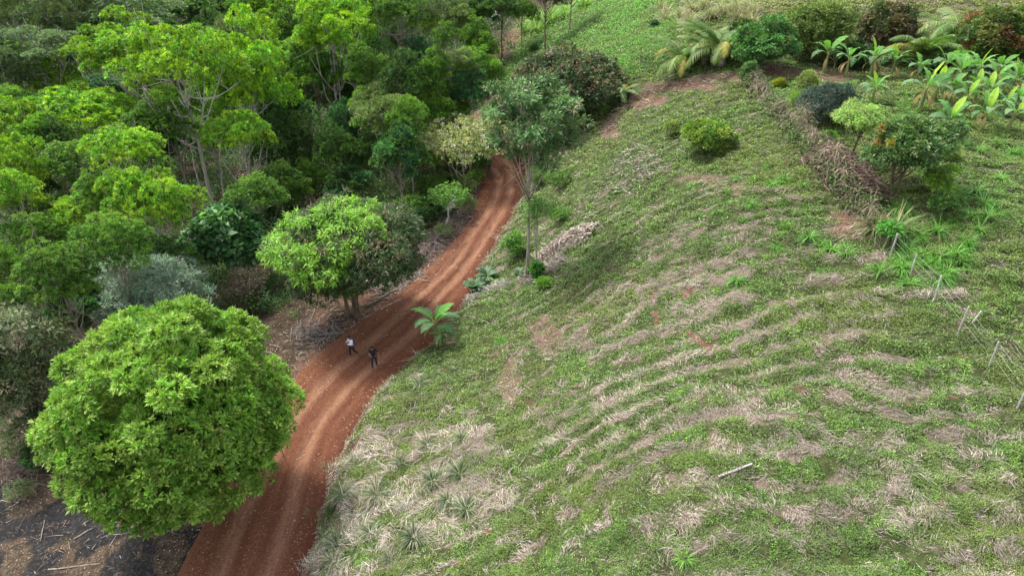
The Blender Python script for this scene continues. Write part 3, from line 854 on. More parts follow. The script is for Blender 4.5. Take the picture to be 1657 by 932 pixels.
# ------------------------------------------------------------------ the forest, tree by tree (kind, px, py, width, height, crown height, label)
G_F = "trees of the packed forest"
FOREST = [
 ('grey1',20,22,110,90,11,"brownish open-crowned tree in the far corner of the forest"),
 ('grey1',105,28,110,90,11,"grey-brown sparse tree beside the far corner tree"),
 ('grey0',205,28,160,66,11,"wide flat-topped grey-olive tree at the top edge of the forest"),
 ('dark0',330,22,130,80,11,"dark green tree right of the flat-topped olive tree"),
 ('grey0',60,86,130,56,10,"flat grey-green tree above the first lime crown"),
 ('grey0',10,120,70,60,9,"grey feathery crown at the picture edge above the lime trees"),
 ('grey1',368,68,60,56,10,"pale grey-green crown between two lime trees"),
 ('dark0',250,62,110,60,10,"dark crown behind the highest lime dome"),
 ('dark1',130,75,100,60,9,"dark crown between flat grey tree and lime crown"),
 ('lime0',60,130,100,84,10,"lime crown standing alone below the flat grey-green tree"),
 ('lime1',193,84,112,84,11,"lime tree with a pointed top below the dark tree"),
 ('lime0',290,112,150,112,12,"largest bright lime dome in the forest"),
 ('lime1',398,132,118,140,11,"tall yellow-lime tree beside the largest dome"),
 ('lime2',140,195,140,82,9,"broad yellow-lime umbrella crown with bare branches below"),
 ('lime1',26,228,90,84,9,"yellow-lime crown cut by the picture edge"),
 ('lime2',205,248,96,66,8,"low lime crown under the umbrella crown"),
 ('mid0',118,268,104,62,8,"shaded mid-green crown under the umbrella crown"),
 ('lime0',20,275,80,76,8,"brightest yellow crown at the picture edge"),
 ('cool0',165,145,84,44,8,"feathery blue-green crown peeping between lime trees"),
 ('mid0',273,195,106,70,9,"mid-green crown under the largest dome"),
 ('dark1',240,235,90,70,7,"dark crown in a gap below the largest dome"),
 ('lime2',385,222,84,64,9,"small lime crown with pale trunk under the tall yellow tree"),
 ('mid1',341,210,60,60,9,"narrow mid-green crown with thin bare stem"),
 ('lime2',440,14,92,54,11,"lime crown touching the top edge beside the dark tree"),
 ('lime0',432,60,92,64,11,"round lime crown, upper of a stacked pair"),
 ('lime1',436,98,86,66,11,"round lime crown, lower of a stacked pair"),
 ('lime1',536,42,112,96,12,"tall lime tree at the top with knobbly crown"),
 ('mid0',556,88,90,70,10,"mid-green crown under the knobbly lime tree"),
 ('lime2',600,20,96,66,11,"wide lime-green crown at the top edge beside the knobbly tree"),
 ('mid0',645,22,80,60,11,"mid-green crown at the top edge left of the pale bare tree"),
 ('mid1',506,106,96,76,9,"greyish vine-hung crown below the stacked pair"),
 ('mid1',538,136,100,86,9,"bushy mid-green crown in the middle of the forest"),
 ('vine0',498,228,70,96,6,"vine-covered dark column of leaves in the forest gap"),
 ('cool0',566,205,64,96,7,"fresh blue-green narrow tree beside the olive tree"),
 ('olive0',606,165,76,56,9,"pale olive crown, higher of two neighbours"),
 ('olive0',628,200,104,84,8,"rounded pale olive tree with a forked pale stem"),
 ('vine0',620,106,46,80,8,"slim column of light green creeper between dark trees"),
 ('dark0',628,64,76,66,10,"dark-green crown behind the slim creeper column"),
 ('cool0',674,90,52,56,9,"small blue-green dome with dark foot"),
 ('lime2',700,44,36,38,9,"tiny lime dome near the pale bare tree"),
 ('mid0',722,64,44,40,9,"small mid-green dome beside the tiny lime dome"),
 ('olive0',741,34,48,42,9,"pale green crown at the forest edge near the top"),
 ('grey1',735,14,60,44,9,"pale grey-olive crown touching the top edge"),
 ('grey1',690,16,64,46,9,"greyish light crown at the top edge by the pale bare tree"),
 ('olive0',738,106,66,46,8,"grey-olive crown above the path"),
 ('mid1',703,108,48,50,8,"mid-green crown hung with creepers"),
 ('cool0',754,138,74,56,6,"blue-green bushy crown beside the path"),
 ('mid1',690,160,84,90,7,"large mid-green mass behind the pale blossoming tree"),
 ('dark0',655,140,84,80,8,"dark crown filling the gap by the olive trees"),
 ('mid1',706,196,72,60,6,"mid-green crown directly above the blossoming tree"),
 ('dark1',645,250,90,76,5,"dark crown beneath the olive tree"),
 ('dark0',593,250,60,54,5,"small dark crown with thin pale stem below the blue-green tree"),
 ('dark0',545,255,70,76,5,"dark crown in the deep forest gap"),
 ('dark0',455,240,90,80,6,"dark crown beside the vine-covered column"),
 ('dark1',455,180,84,90,8,"dark crown below the tall yellow-lime tree"),
 ('dark0',575,150,70,70,8,"dark crown behind the bushy mid-green tree"),
 ('lime2',10,320,90,68,7,"bright crown at the picture edge above the dark hollow"),
 ('lime2',206,303,66,50,8,"small bright crown with yellow tips, upper of three"),
 ('lime2',250,340,112,90,7,"rounded bright crown with yellow tips, widest of three"),
 ('lime2',137,352,94,62,7,"bright crown with yellow tips, lowest of three"),
 ('dark0',70,350,80,60,6,"dark crown in the hollow by the leaning trunk"),
 ('mid0',62,392,90,72,6,"mid-green crown below the dark hollow"),
 ('mid1',92,440,110,90,6,"broad leafy crown above the grey-green tree"),
 ('mid0',185,400,104,84,6,"mid-green crown under the three bright crowns"),
 ('dark1',128,500,90,80,4,"dark crown tucked between grey-green and olive trees"),
 ('mid0',12,440,66,76,6,"yellow-green crown at the edge below the hollow"),
 ('mid1',15,495,60,60,5,"small yellow-green crown above the olive-grey tree"),
 ('dark0',265,425,96,70,5,"dark crown behind the grey-green round tree"),
 ('mid0',415,318,84,56,5,"mid-green low crown below the pale trunks"),
 ('mid1',450,300,90,56,4,"leafy thicket crown behind the mango tree"),
 ('mid0',495,292,76,50,4,"bright thicket crown behind the mango tree top"),
 ('dark1',560,300,70,50,3,"dark low crown above the mango tree"),
 ('mid0',785,86,42,52,4,"solitary round bright-green tree beside the path"),
 ('dark0',812,14,60,40,6,"dark shrubby tree at the head of the path"),
 ('dark0',884,-4,60,40,6,"dark tree behind the cane grass at the top edge"),
 ('mid0',925,-22,60,40,6,"mid-green tree behind the cane grass above the frame"),
 ('mid0',845,22,50,36,5,"mid-green shrubby tree at the head of the path"),
 ('dark1',780,20,50,40,6,"dark tree by the white-flowered shrub"),
 ('mid1',770,60,50,50,6,"creeper-hung tree above the solitary round tree"),
 ('mid0',400,20,60,44,10,"small mid-green crown at the top edge beside the lime crown"),
 ('dark0',475,70,60,70,10,"dark crown between the stacked pair and the knobbly lime tree"),
 ('mid0',330,170,80,60,9,"shaded crown between the largest dome and the tall yellow tree"),
 ('mid0',30,180,90,60,8,"shaded mid-green crown under the lone lime crown"),
 ('dark0',90,230,70,60,7,"dark gap-filling crown under the umbrella crown's edge"),
 ('dark0',60,300,70,60,6,"dark crown beside the brightest yellow crown"),
 ('mid1',160,305,70,50,7,"mid-green crown above the lowest yellow-tipped crown"),
 ('dark0',350,60,70,60,10,"dark crown above the tall yellow-lime tree"),
 ('mid1',590,110,60,60,9,"mid-green crown between creeper column and bushy tree"),
 ('mid0',660,200,60,60,6,"mid-green crown just behind the pale olive tree"),
 ('mid1',780,110,60,50,3,"low crown beneath the solitary round tree"),
 ('mid1',725,165,70,50,5,"mid-green crown by the bend of the path"),
]
for k, px, py, w, h, zc, lab in FOREST:
    gk = 1.12 if 'lime' in k else 1.0
    plant_tree(k, px, py, w * 1.06 * gk, h * 1.22 * gk, zc * random.uniform(.95, 1.5), lab, "tree", G_F)

# forest beyond the frame's edge and in the gaps, so that the wood is closed from other positions too
rf = np.random.RandomState(77)
cand = []
for i in range(5200):
    x = rf.uniform(-135, 12); y = rf.uniform(42, 175)
    cand.append((x, y))
placed = [o for o in COL.objects if o.name.startswith("forest_tree")]
pos = [(o.location.x, o.location.y) for o in placed]
cx_ = np.array([c[0] for c in cand]); cy_ = np.array([c[1] for c in cand])
mk = masks(cx_, cy_)
okm = (mk['field'] < .05) & (mk['dl'] > 6) & (mk['px'] > -160) & (mk['px'] < 800) & (mk['py'] > -130)
# keep the burnt verge, road side and the area in front of the forest clear
okm &= ~((mk['py'] > 330) & (mk['px'] > 400)) & (mk['py'] < 440) & ~((mk['px'] > 600) & (mk['py'] > 215)) & ~((mk['px'] > 745) & (mk['py'] < 200))
okm &= ~((mk['px'] > 280) & (mk['px'] < 440) & (mk['py'] > 290) & (mk['py'] < 440))
nfill = 0
for (x, y), ok in zip(cand, okm):
    if not ok or nfill >= 75: continue
    if min((x - a) ** 2 + (y - b) ** 2 for a, b in pos) < (3.6 + .028 * y) ** 2: continue
    pos.append((x, y)); nfill += 1
    k = random.choice(['dark0', 'dark1', 'mid0', 'mid1', 'dark0'])
    pr = PROTO[k]; zc = random.uniform(3.0, 5.5); s = random.uniform(.35, .6)
    z = float(gz(x, y))
    r = thing("forest_tree", "low shaded tree of the forest understorey between the taller crowns", "tree", (x, y, z - .05), random.uniform(0, 6.28), "understorey trees of the forest")
    c = obj("crown", pr['crown'], None, r); c.location = (0, 0, zc); c.scale = (s, s, s * .9)
    tr = obj("trunk", pr['trunk'], None, r); tr.scale = (s * .7, s * .7, zc / pr['zc'])
# ------------------------------------------------------------------ the trees and shrubs that stand alone
def custom_tree(name, label, cat, px, py, w, h, zc, mat, bark, trunk, seed, base=None, sz=None, rz=0.0, parts=("crown", "trunk"), group=None, **kw):
    """a one-off tree at real size, crown centred on a pixel"""
    if base is None:
        t = float(hit(px, py, lift=zc)[0]); dx, dy, dz = rays(px, py); x, y = float(dx * t), float(dy * t)
    else:
        x, y, _, _ = gpt(*base); r = rays(px, py); t = y / float(r[1])
        zc = max(.5, CAMZ + float(r[2]) * t - float(gz(x, y)))
    z = float(gz(x, y)); W = w * t / FPX; Hh = h * t / FPX
    dep = math.atan2(CAMZ - z - zc, y)
    H = sz or math.sqrt(max(Hh ** 2 - (W * math.sin(dep)) ** 2, (.45 * Hh) ** 2)) / math.cos(dep)
    H = min(H, W * 1.5)
    g, c, lr, P = crown(seed, W, H, **kw)
    root = thing(name, label, cat, (x, y, z - .05), rz, group)
    cr = obj(parts[0], g, mat, root); cr.location = (0, 0, zc)
    tw = P[np.random.RandomState(seed).randint(0, len(P), 60)] if trunk.get('tw') else None
    tk = {k: v for k, v in trunk.items() if k != 'tw'}
    obj(parts[1], trunk_geo(seed, 0, c, zc, twigs=tw, **tk), bark, root, True)
    return root, (x, y, z, zc, W, H, t)

# the big round tree in front of the road
def _bigcol(P, O, pc, rng, c, Lb):
    # scorched leaves along the lower rim, fresh tips scattered
    n = len(P)
    low = (P[:, 2] < -3.6 + rng.normal(0, .35, n)) & (P[:, 1] < 3)
    sc = np.array([[.27, .13, .045], [.22, .15, .05], [.32, .17, .06]])[rng.randint(0, 3, n)]
    pc = np.where((low & (rng.rand(n) < .75))[:, None], sc, pc)
    return pc
root_big, _ = custom_tree("broadleaf_tree", "huge round bright-green leafy tree standing beside the red road", "tree", 283, 668, 322, 300, 6.3,
    M_GLOSS, M_BARK_DARK, dict(r0=.38, nlimb=26, low=.25, bend=.3, stems=2, basespread=.2, taper=.5), 31, sz=9.3,
    var=(.86, 1.08), nlobe=150, lobe=(.065, .12), puffs=74, nleaf=15, L=.23, Wl=.085, puff=.12, zmin=-.25, flat=.9, shell=1.06, inner=.18, spread=.85, up=.6, cut=-.72,
    pal=((.18, .33, .045), (.22, .38, .06), (.15, .30, .036)), young=((.31, .44, .09), (.25, .39, .06)), pyoung=.26, lobe_young=.16, droop=.12, colfn=_bigcol)

custom_tree("acacia_tree", "silvery grey-green feathery tree behind the huge round tree", "tree", 243, 470, 196, 110, 4.6,
    M_DRY, M_BARK, dict(r0=.16, nlimb=18, low=.2, stems=2, basespread=.2), 32, sz=5.2,
    nlobe=40, lobe=(.10, .16), puffs=60, nleaf=14, L=.24, Wl=.055, puff=.22, zmin=-.2, flat=.55, shell=.95, pal=((.17, .24, .165), (.20, .27, .19), (.14, .21, .14)), up=.3, spread=1.1, cut=-.4)
custom_tree("large_leaved_tree", "bluish tree with very large leaves left of the mango tree", "tree", 368, 398, 120, 116, 4.2,
    M_GLOSS, M_BARK, dict(r0=.14, nlimb=14, low=.2), 33, sz=6,
    nlobe=30, lobe=(.13, .2), puffs=20, nleaf=8, L=.62, Wl=.42, puff=.3, zmin=-.2, flat=.8, shell=.95, pal=((.07, .17, .065), (.09, .20, .08), (.055, .14, .05)), young=((.13, .26, .07),), pyoung=.15, up=.2, spread=1.1, droop=.3)
custom_tree("acacia_tree", "olive-grey ragged tree cut by the picture edge above the burnt ground", "tree", 30, 600, 190, 190, 5.2,
    M_DRY, M_BARK, dict(r0=.2, nlimb=22, low=.25, tw=1), 34, sz=8,
    nlobe=42, lobe=(.09, .15), puffs=26, nleaf=11, L=.30, Wl=.10, puff=.32, zmin=-.2, flat=.6, shell=.95, pal=((.115, .155, .07), (.14, .17, .09), (.09, .13, .05)), young=((.22, .17, .10),), pyoung=.10, up=.25, spread=1.1, cut=-.8)

# mango tree by the road: dark old leaves, flowering brown tips, bright new shoots low and on one side
def _mangocol(P, O, pc, rng, c, Lb):
    n = len(P)
    lr_ = rng.rand(len(c)) + np.where(c[:, 0] < -2.6, .60, 0) - np.where(c[:, 0] > 2.2, .25, 0) + np.where((c[:, 0] < 1.2) & (c[:, 2] < .3) & (c[:, 1] < 0), .22, 0)
    bright = (lr_[Lb] > .80) & (O[:, 2] > -.5)
    br = np.array([[.21, .41, .04], [.25, .45, .05], [.17, .36, .035]])[rng.randint(0, 3, n)]
    brown = (P[:, 2] > .6) & (rng.rand(n) < .20)
    bc = np.array([[.13, .10, .05], [.16, .12, .06], [.11, .10, .045]])[rng.randint(0, 3, n)]
    pc = np.where(brown[:, None], bc, pc)
    return np.where((bright & (rng.rand(n) < .9))[:, None], br * np.exp(rng.normal(0, .12, (n, 1))), pc)
custom_tree("mango_tree", "mango tree with dark and lime patches leaning over the road verge", "tree", 541, 398, 240, 172, 5.0,
    M_GLOSS, M_BARK_DARK, dict(r0=.24, nlimb=24, low=.2, stems=3, basespread=.28, bend=.3), 35, base=(572, 514), sz=5.9,
    nlobe=74, lobe=(.085, .135), puffs=52, nleaf=15, L=.34, Wl=.085, puff=.22, zmin=-.45, flat=.85, shell=.96, pal=((.050, .090, .026), (.065, .105, .032), (.045, .08, .022)),
    up=-.1, spread=.9, droop=.35, cut=-.7, colfn=_mangocol)

# dark mango with reddish brown flower heads
def _purple(P, O, pc, rng, c, Lb):
    n = len(P); b = (O[:, 2] > 0) & (rng.rand(n) < .28)
    bc = np.array([[.15, .11, .07], [.12, .09, .055], [.18, .14, .085]])[rng.randint(0, 3, n)]
    return np.where(b[:, None], bc, pc)
custom_tree("mango_tree", "dark mango tree with purplish brown flower heads below the green hillside", "tree", 915, 136, 188, 132, 4.0,
    M_GLOSS, M_BARK_DARK, dict(r0=.24, nlimb=16, low=.2), 36, sz=6.8,
    nlobe=48, lobe=(.12, .18), puffs=80, nleaf=13, L=.38, Wl=.13, puff=.3, zmin=-.4, flat=.9, shell=.96, pal=((.034, .066, .018), (.045, .08, .024)), up=.1, droop=.3, cut=-.8, colfn=_purple)

# tall open tree over the road
custom_tree("tall_tree", "tall slender tree with open grey-green crown above the road bend", "tree", 866, 200, 180, 170, 11,
    M_GLOSS, M_BARK, dict(r0=.15, nlimb=26, low=.52, bend=.12, taper=.3, tw=1), 37, base=(853, 452), sz=6.0,
    nlobe=38, lobe=(.06, .115), puffs=13, nleaf=10, L=.32, Wl=.12, puff=.28, zmin=-.3, flat=.55, shell=1.0, inner=.2, pal=((.065, .135, .045), (.085, .155, .055), (.05, .105, .035)), young=((.18, .17, .10),), pyoung=.10, up=.1, droop=.3, cut=-.9)
# creeper-covered stem beside it
custom_tree("slim_tree", "thin stem wrapped in creeper leaves beside the tall slender tree", "tree", 872, 340, 44, 150, 5,
    M_LEAF, M_BARK, dict(r0=.07, nlimb=10, low=.1, bend=.1), 38, base=(868, 448), sz=6.5,
    nlobe=16, lobe=(.14, .24), puffs=6, nleaf=7, L=.18, Wl=.10, puff=.2, pal=((.07, .16, .03), (.09, .19, .035)), up=.1, cut=-.95, shell=.8)

# pale blossoming tree at the bend
custom_tree("blossoming_tree", "pale yellow-green blossoming tree arching over the road bend", "tree", 756, 226, 176, 82, 4.8,
    M_DRY, M_BARK_PALE, dict(r0=.15, nlimb=22, low=.1, stems=3, basespread=.3, tw=1), 39, sz=3.6,
    nlobe=44, lobe=(.07, .12), puffs=26, nleaf=10, L=.22, Wl=.12, puff=.2, zmin=-.1, flat=.5, shell=1.0, pal=((.33, .39, .12), (.38, .41, .16), (.24, .33, .08)), young=((.6, .56, .50),), pyoung=.10, up=.4, cut=-.3)
custom_tree("blossoming_tree", "smaller yellow-green tree below the pale blossoming tree", "tree", 690, 258, 66, 44, 3.0,
    M_LEAF, M_BARK_PALE, dict(r0=.1, nlimb=12, low=.1, stems=2, basespread=.3), 40, sz=2.6,
    nlobe=24, lobe=(.10, .16), puffs=24, nleaf=9, L=.2, Wl=.1, puff=.2, pal=((.24, .32, .07), (.19, .29, .05)), up=.4)
custom_tree("white_flowered_shrub", "shrub covered in white plumes near the head of the path", "shrub", 796, 28, 30, 24, 2.0,
    M_DRY, M_BARK, dict(r0=.08, nlimb=8, low=.1), 41, nlobe=12, lobe=(.15, .22), puffs=20, nleaf=8, L=.3, Wl=.12, puff=.3, pal=((.45, .47, .42), (.35, .38, .32)), up=.3)

# shrubs on the road's forest side
G_V = "shrubs on the road verge"
for (k, px, py, w, h, zc, lab) in [
    ('shrub1', 640, 305, 76, 52, 2.2, "olive-yellow bush behind the mango tree top"),
    ('shrub0', 668, 332, 60, 44, 1.4, "green bush between the mango tree and the sapling"),
    ('shrub1', 610, 335, 50, 40, 1.4, "low olive bush half hidden by the mango tree"),
    ('shrub2', 425, 345, 70, 50, 1.6, "dark bush left of the mango tree top"),
    ('shrub0', 462, 325, 70, 44, 1.6, "bright bush above the mango tree's lime side"),
    ('shrub2', 300, 400, 60, 44, 1.6, "dark bush at the foot of the pale trunks"),
    ('shrub1', 705, 285, 44, 30, 1.2, "small olive bush below the yellow-green tree"),
    ('shrub2', 720, 338, 36, 36, 1.1, "small dark bush under the lime sapling"),
    ('shrub0', 790, 228, 40, 26, 1.0, "green bush on the red cut at the bend"),
    ('shrub2', 845, 175, 60, 40, 1.2, "dark bush between path and tall slender tree"),
    ('shrub0', 838, 130, 40, 30, 1.0, "green bush on the foot of the lush hillside"),
    ('shrub1', 14, 705, 100, 80, 1.8, "grey-olive bush at the picture edge above the burnt ground"),
    ('shrub2', 60, 735, 60, 50, 1.0, "dark low bush between picture edge and round tree"),
    ('shrub1', 95, 560, 60, 60, 1.8, "olive bush in the gap between ragged tree and round tree"),
    ('shrub1', 728, 262, 60, 44, 1.8, "pale olive shrub between the yellow-green tree and the bend"),
    ('shrub0', 700, 300, 50, 40, 1.8, "green shrub above the lime sapling"),
    ('shrub1', 760, 330, 30, 30, 1.0, "small olive shrub right of the sapling's foot at the road edge"),
    ('shrub2', 778, 262, 40, 34, 1.6, "dark shrub leaning over the inside of the bend"),
    ('shrub1', 672, 290, 50, 40, 1.8, "straw-tinged shrub under the yellow-green tree"),
    ('shrub0', 842, 232, 50, 40, 1.6, "green shrub closing off the far side of the bend"),
    ('shrub1', 752, 300, 44, 34, 1.4, "olive bush under the pale blossoming tree"),
    ('shrub0', 772, 285, 34, 30, 1.3, "green bush overhanging the inner road edge at the bend"),
    ('shrub2', 700, 322, 44, 36, 1.3, "dark bush behind the brush beside the lime sapling"),
    ('shrub1', 715, 372, 36, 26, .9, "dry olive bush in the grey brushwood"),
    ('shrub2', 688, 350, 46, 36, 1.2, "dark bush to the right of the mango tree crown"),
    ('shrub0', 868, 285, 46, 36, 1.2, "green bush on the bank outside the road bend"),
    ('shrub1', 885, 325, 44, 36, 1.0, "olive bush behind the slender trunk"),
    ('shrub0', 905, 290, 50, 34, 1.0, "leafy bush between the slender tree and the bleached branches"),
    ('shrub2', 862, 250, 46, 36, 1.3, "dark bush at the outer side of the road bend"),
    ('shrub0', 905, 345, 40, 26, .7, "low green bush above the bleached stalk heap"),
    ('shrub1', 30, 790, 50, 40, .8, "straggly yellow-green bush on the burnt ground"),
]:
    plant_tree(k, px, py, w, h, zc, lab, "shrub", G_V)
custom_tree("sapling", "lime-green sapling with big leaves at the left road edge", "tree", 742, 318, 72, 50, 2.6,
    M_LEAF, M_BARK_PALE, dict(r0=.06, nlimb=14, low=.2, bend=.2, tw=1), 42, base=(728, 358), sz=2.2,
    nlobe=26, lobe=(.08, .15), puffs=8, nleaf=7, L=.28, Wl=.15, puff=.22, pal=((.16, .31, .06), (.13, .26, .05)), up=.2, cut=-.9, flat=.8, var=(.5, 1.25))
custom_tree("sapling", "lime-green sapling on the bank right of the road", "tree", 826, 392, 46, 70, 1.4,
    M_LEAF, M_BARK_PALE, dict(r0=.04, nlimb=12, low=.1, bend=.2, tw=1), 43, base=(832, 418), sz=2.4,
    nlobe=20, lobe=(.10, .16), puffs=9, nleaf=7, L=.2, Wl=.12, puff=.16, pal=((.13, .27, .045), (.10, .21, .04)), up=.3, cut=-.8)
custom_tree("dead_bush", "dry brown twiggy bush between round tree and mango tree", "bush", 392, 468, 76, 70, 2.2,
    M_DRY, M_BARK_DARK, dict(r0=.1, nlimb=24, low=.05, stems=3, basespread=.3, tw=1), 44, sz=3.2,
    nlobe=26, lobe=(.10, .17), puffs=22, nleaf=9, L=.22, Wl=.04, puff=.25, pal=((.11, .085, .065), (.14, .11, .08), (.09, .10, .05)), up=.4, cut=-.7)
custom_tree("creeper_bush", "low creeper bush hugging the foot of the slender tree", "bush", 868, 438, 24, 36, .8,
    M_LEAF, M_BARK, dict(r0=.03, nlimb=6, low=.1), 45, sz=1.7, nlobe=14, lobe=(.15, .22), puffs=16, nleaf=8, L=.18, Wl=.12, puff=.16, pal=((.06, .17, .03), (.10, .22, .04)), cut=-.8)

# shrubs and small trees of the hill
custom_tree("round_bush", "lone green bush with yellow tips on the upper grass slope", "bush", 1146, 218, 94, 50, 1.2,
    M_GLOSS, M_BARK_DARK, dict(r0=.07, nlimb=16, low=.05, stems=3, basespread=.25), 50, sz=2.4,
    nlobe=36, lobe=(.10, .15), puffs=30, nleaf=10, L=.2, Wl=.10, puff=.17, pal=((.085, .19, .03), (.11, .22, .035)), young=((.24, .33, .05),), pyoung=.3, lobe_young=.3, cut=-.5)
custom_tree("round_bush", "sparse yellow-green bush touching the lone green bush", "bush", 1088, 206, 34, 44, .9,
    M_LEAF, M_BARK, dict(r0=.04, nlimb=10, low=.05, stems=2, basespread=.2, tw=1), 51, sz=1.7,
    nlobe=16, lobe=(.10, .17), puffs=9, nleaf=7, L=.16, Wl=.08, puff=.16, pal=((.22, .28, .05), (.17, .25, .05)), cut=-.6)
custom_tree("round_bush", "dense blue-grey dome-shaped bush behind the brush pile", "bush", 1343, 170, 98, 64, 1.4,
    M_DRY, M_BARK, dict(r0=.07, nlimb=10, low=.05), 52, sz=2.9,
    nlobe=44, lobe=(.11, .15), puffs=56, nleaf=12, L=.16, Wl=.05, puff=.16, pal=((.062, .095, .070), (.075, .11, .082), (.05, .08, .058)), droop=.3, cut=-.6, shell=.95)
custom_tree("lychee_tree", "small lime-yellow tree with drooping new leaves beside the blue-grey bush", "tree", 1388, 192, 92, 56, 2.6,
    M_LEAF, M_BARK_DARK, dict(r0=.09, nlimb=14, low=.3), 53, base=(1376, 258), sz=2.0,
    nlobe=30, lobe=(.11, .16), puffs=36, nleaf=12, L=.2, Wl=.05, puff=.18, pal=((.22, .34, .08), (.26, .36, .10), (.16, .27, .06)), up=-.2, droop=.5, cut=-.25)
def _orange(P, O, pc, rng, c, Lb):
    n = len(P); b = (P[:, 0] < -1.5) & (P[:, 2] > -.2) & (rng.rand(n) < .8)
    bc = np.array([[.28, .19, .04], [.24, .22, .04], [.30, .15, .05]])[rng.randint(0, 3, n)]
    return np.where(b[:, None], bc, pc)
custom_tree("lychee_tree", "dark green tree with a patch of orange new leaves above the grass clump", "tree", 1452, 232, 126, 92, 2.8,
    M_GLOSS, M_BARK_DARK, dict(r0=.13, nlimb=22, low=.2, stems=2, basespread=.15, tw=1), 54, base=(1450, 308), sz=3.6,
    nlobe=46, lobe=(.09, .14), puffs=34, nleaf=10, L=.24, Wl=.10, puff=.2, pal=((.070, .14, .045), (.085, .16, .05)), young=((.20, .27, .10),), pyoung=.24, cut=-.6, colfn=_orange)
for (sd, px, py, w, h, zc, lab, pal) in [
    (60, 1240, 72, 96, 78, 2.4, "fresh green bushy tree at the end of the hedge line", ((.07, .19, .05), (.09, .22, .06))),
    (61, 1322, 46, 122, 92, 2.8, "large olive-dark fruit tree above the first banana plants", ((.085, .13, .03), (.10, .15, .035), (.13, .18, .045))),
    (62, 1437, 48, 92, 78, 2.5, "dark reddish-brown fruit tree in the back row", ((.11, .085, .045), (.14, .10, .055), (.07, .095, .035))),
    (63, 1598, 62, 96, 92, 2.7, "fruit tree with rusty brown new leaves in the back row", ((.20, .11, .04), (.12, .14, .035), (.09, .15, .035))),
    (64, 1652, 62, 74, 100, 2.7, "green fruit tree at the picture edge in the back row", ((.10, .17, .035), (.08, .14, .03))),
    (65, 1522, 96, 60, 40, 1.2, "low dark bush under the second palm of the back row", ((.05, .09, .025), (.06, .11, .03))),
    (66, 1205, 52, 40, 36, 1.6, "dark bush between the palm clump and the back row", ((.045, .09, .03),)),
    (67, 1385, 88, 46, 36, 1.2, "dark bush between two fruit trees of the back row", ((.045, .10, .03),))]:
    custom_tree("fruit_tree", lab, "tree", px, py, w, h, zc, M_GLOSS, M_BARK_DARK, dict(r0=.12, nlimb=10, low=.1), sd, group="fruit trees of the back row",
        nlobe=40, lobe=(.11, .16), puffs=40, nleaf=11, L=.28, Wl=.11, puff=.24, pal=pal, young=((.15, .20, .06),), pyoung=.10, cut=-.8, shell=.95, flat=.9, droop=.25)
for (sd, px, py, w, h, zc, lab, pal, mt) in [
    (70, 1307, 132, 40, 40, .8, "yellowish bush below the first banana plant", ((.16, .22, .06), (.20, .24, .08)), 'bush'),
    (71, 1296, 160, 36, 34, .6, "small lime bush left of the blue-grey bush", ((.16, .27, .04),), 'bush'),
    (72, 1262, 133, 16, 14, .4, "tiny yellow bush near the hedge top", ((.30, .32, .03),), 'bush'),
    (73, 1213, 118, 34, 50, 1.0, "leafy green bush topping the start of the hedge", ((.08, .17, .05),), 'bush'),
    (74, 1522, 292, 56, 66, 1.3, "yellow-green bush right of the dark orange-patched tree", ((.14, .24, .03), (.08, .16, .03)), 'bush'),
    (75, 1540, 250, 22, 14, .5, "very small yellow-green bush in the pasture", ((.22, .30, .04),), 'bush'),
    (76, 1341, 222, 26, 22, .6, "small fresh green bush beside the blue-grey bush's foot", ((.09, .22, .04),), 'bush'),
    (77, 1527, 330, 46, 40, .8, "dark green bush below the yellow-green pasture bush", ((.06, .13, .03),), 'bush'),
    (78, 865, 78, 18, 20, .9, "small dark bush on the lush hillside", ((.05, .12, .03),), 'bush'),
    (79, 1058, 38, 16, 14, .6, "bluish small bush high on the lush hillside", ((.06, .14, .07),), 'bush'),
    (80, 1075, 110, 130, 34, 1.0, "low dark hedge-like bush beneath the palm clump", ((.035, .085, .025), (.05, .11, .03)), 'bush'),
    (81, 882, 456, 26, 14, .3, "low lime herb cluster right of the slender tree's foot", ((.15, .27, .05),), 'bush')]:
    custom_tree("low_bush", lab, mt, px, py, w, h, zc, M_LEAF, M_BARK, dict(r0=.04, nlimb=6, low=.1), sd,
        nlobe=18, lobe=(.13, .2), puffs=18, nleaf=8, L=.18, Wl=.08, puff=.16, pal=pal, young=((.17, .26, .05),), pyoung=.08, cut=-.6)
custom_tree("papaya_plant", "small fern-leaved bright green tree beside the first fence post", "plant", 1437, 372, 42, 34, 1.1,
    M_LEAF, M_BARK, dict(r0=.05, nlimb=9, low=.3), 82, base=(1432, 398), sz=.9, nlobe=14, lobe=(.15, .22), puffs=22, nleaf=9, L=.18, Wl=.09, puff=.15, pal=((.09, .24, .05), (.12, .28, .06)), cut=-.4, droop=.3)

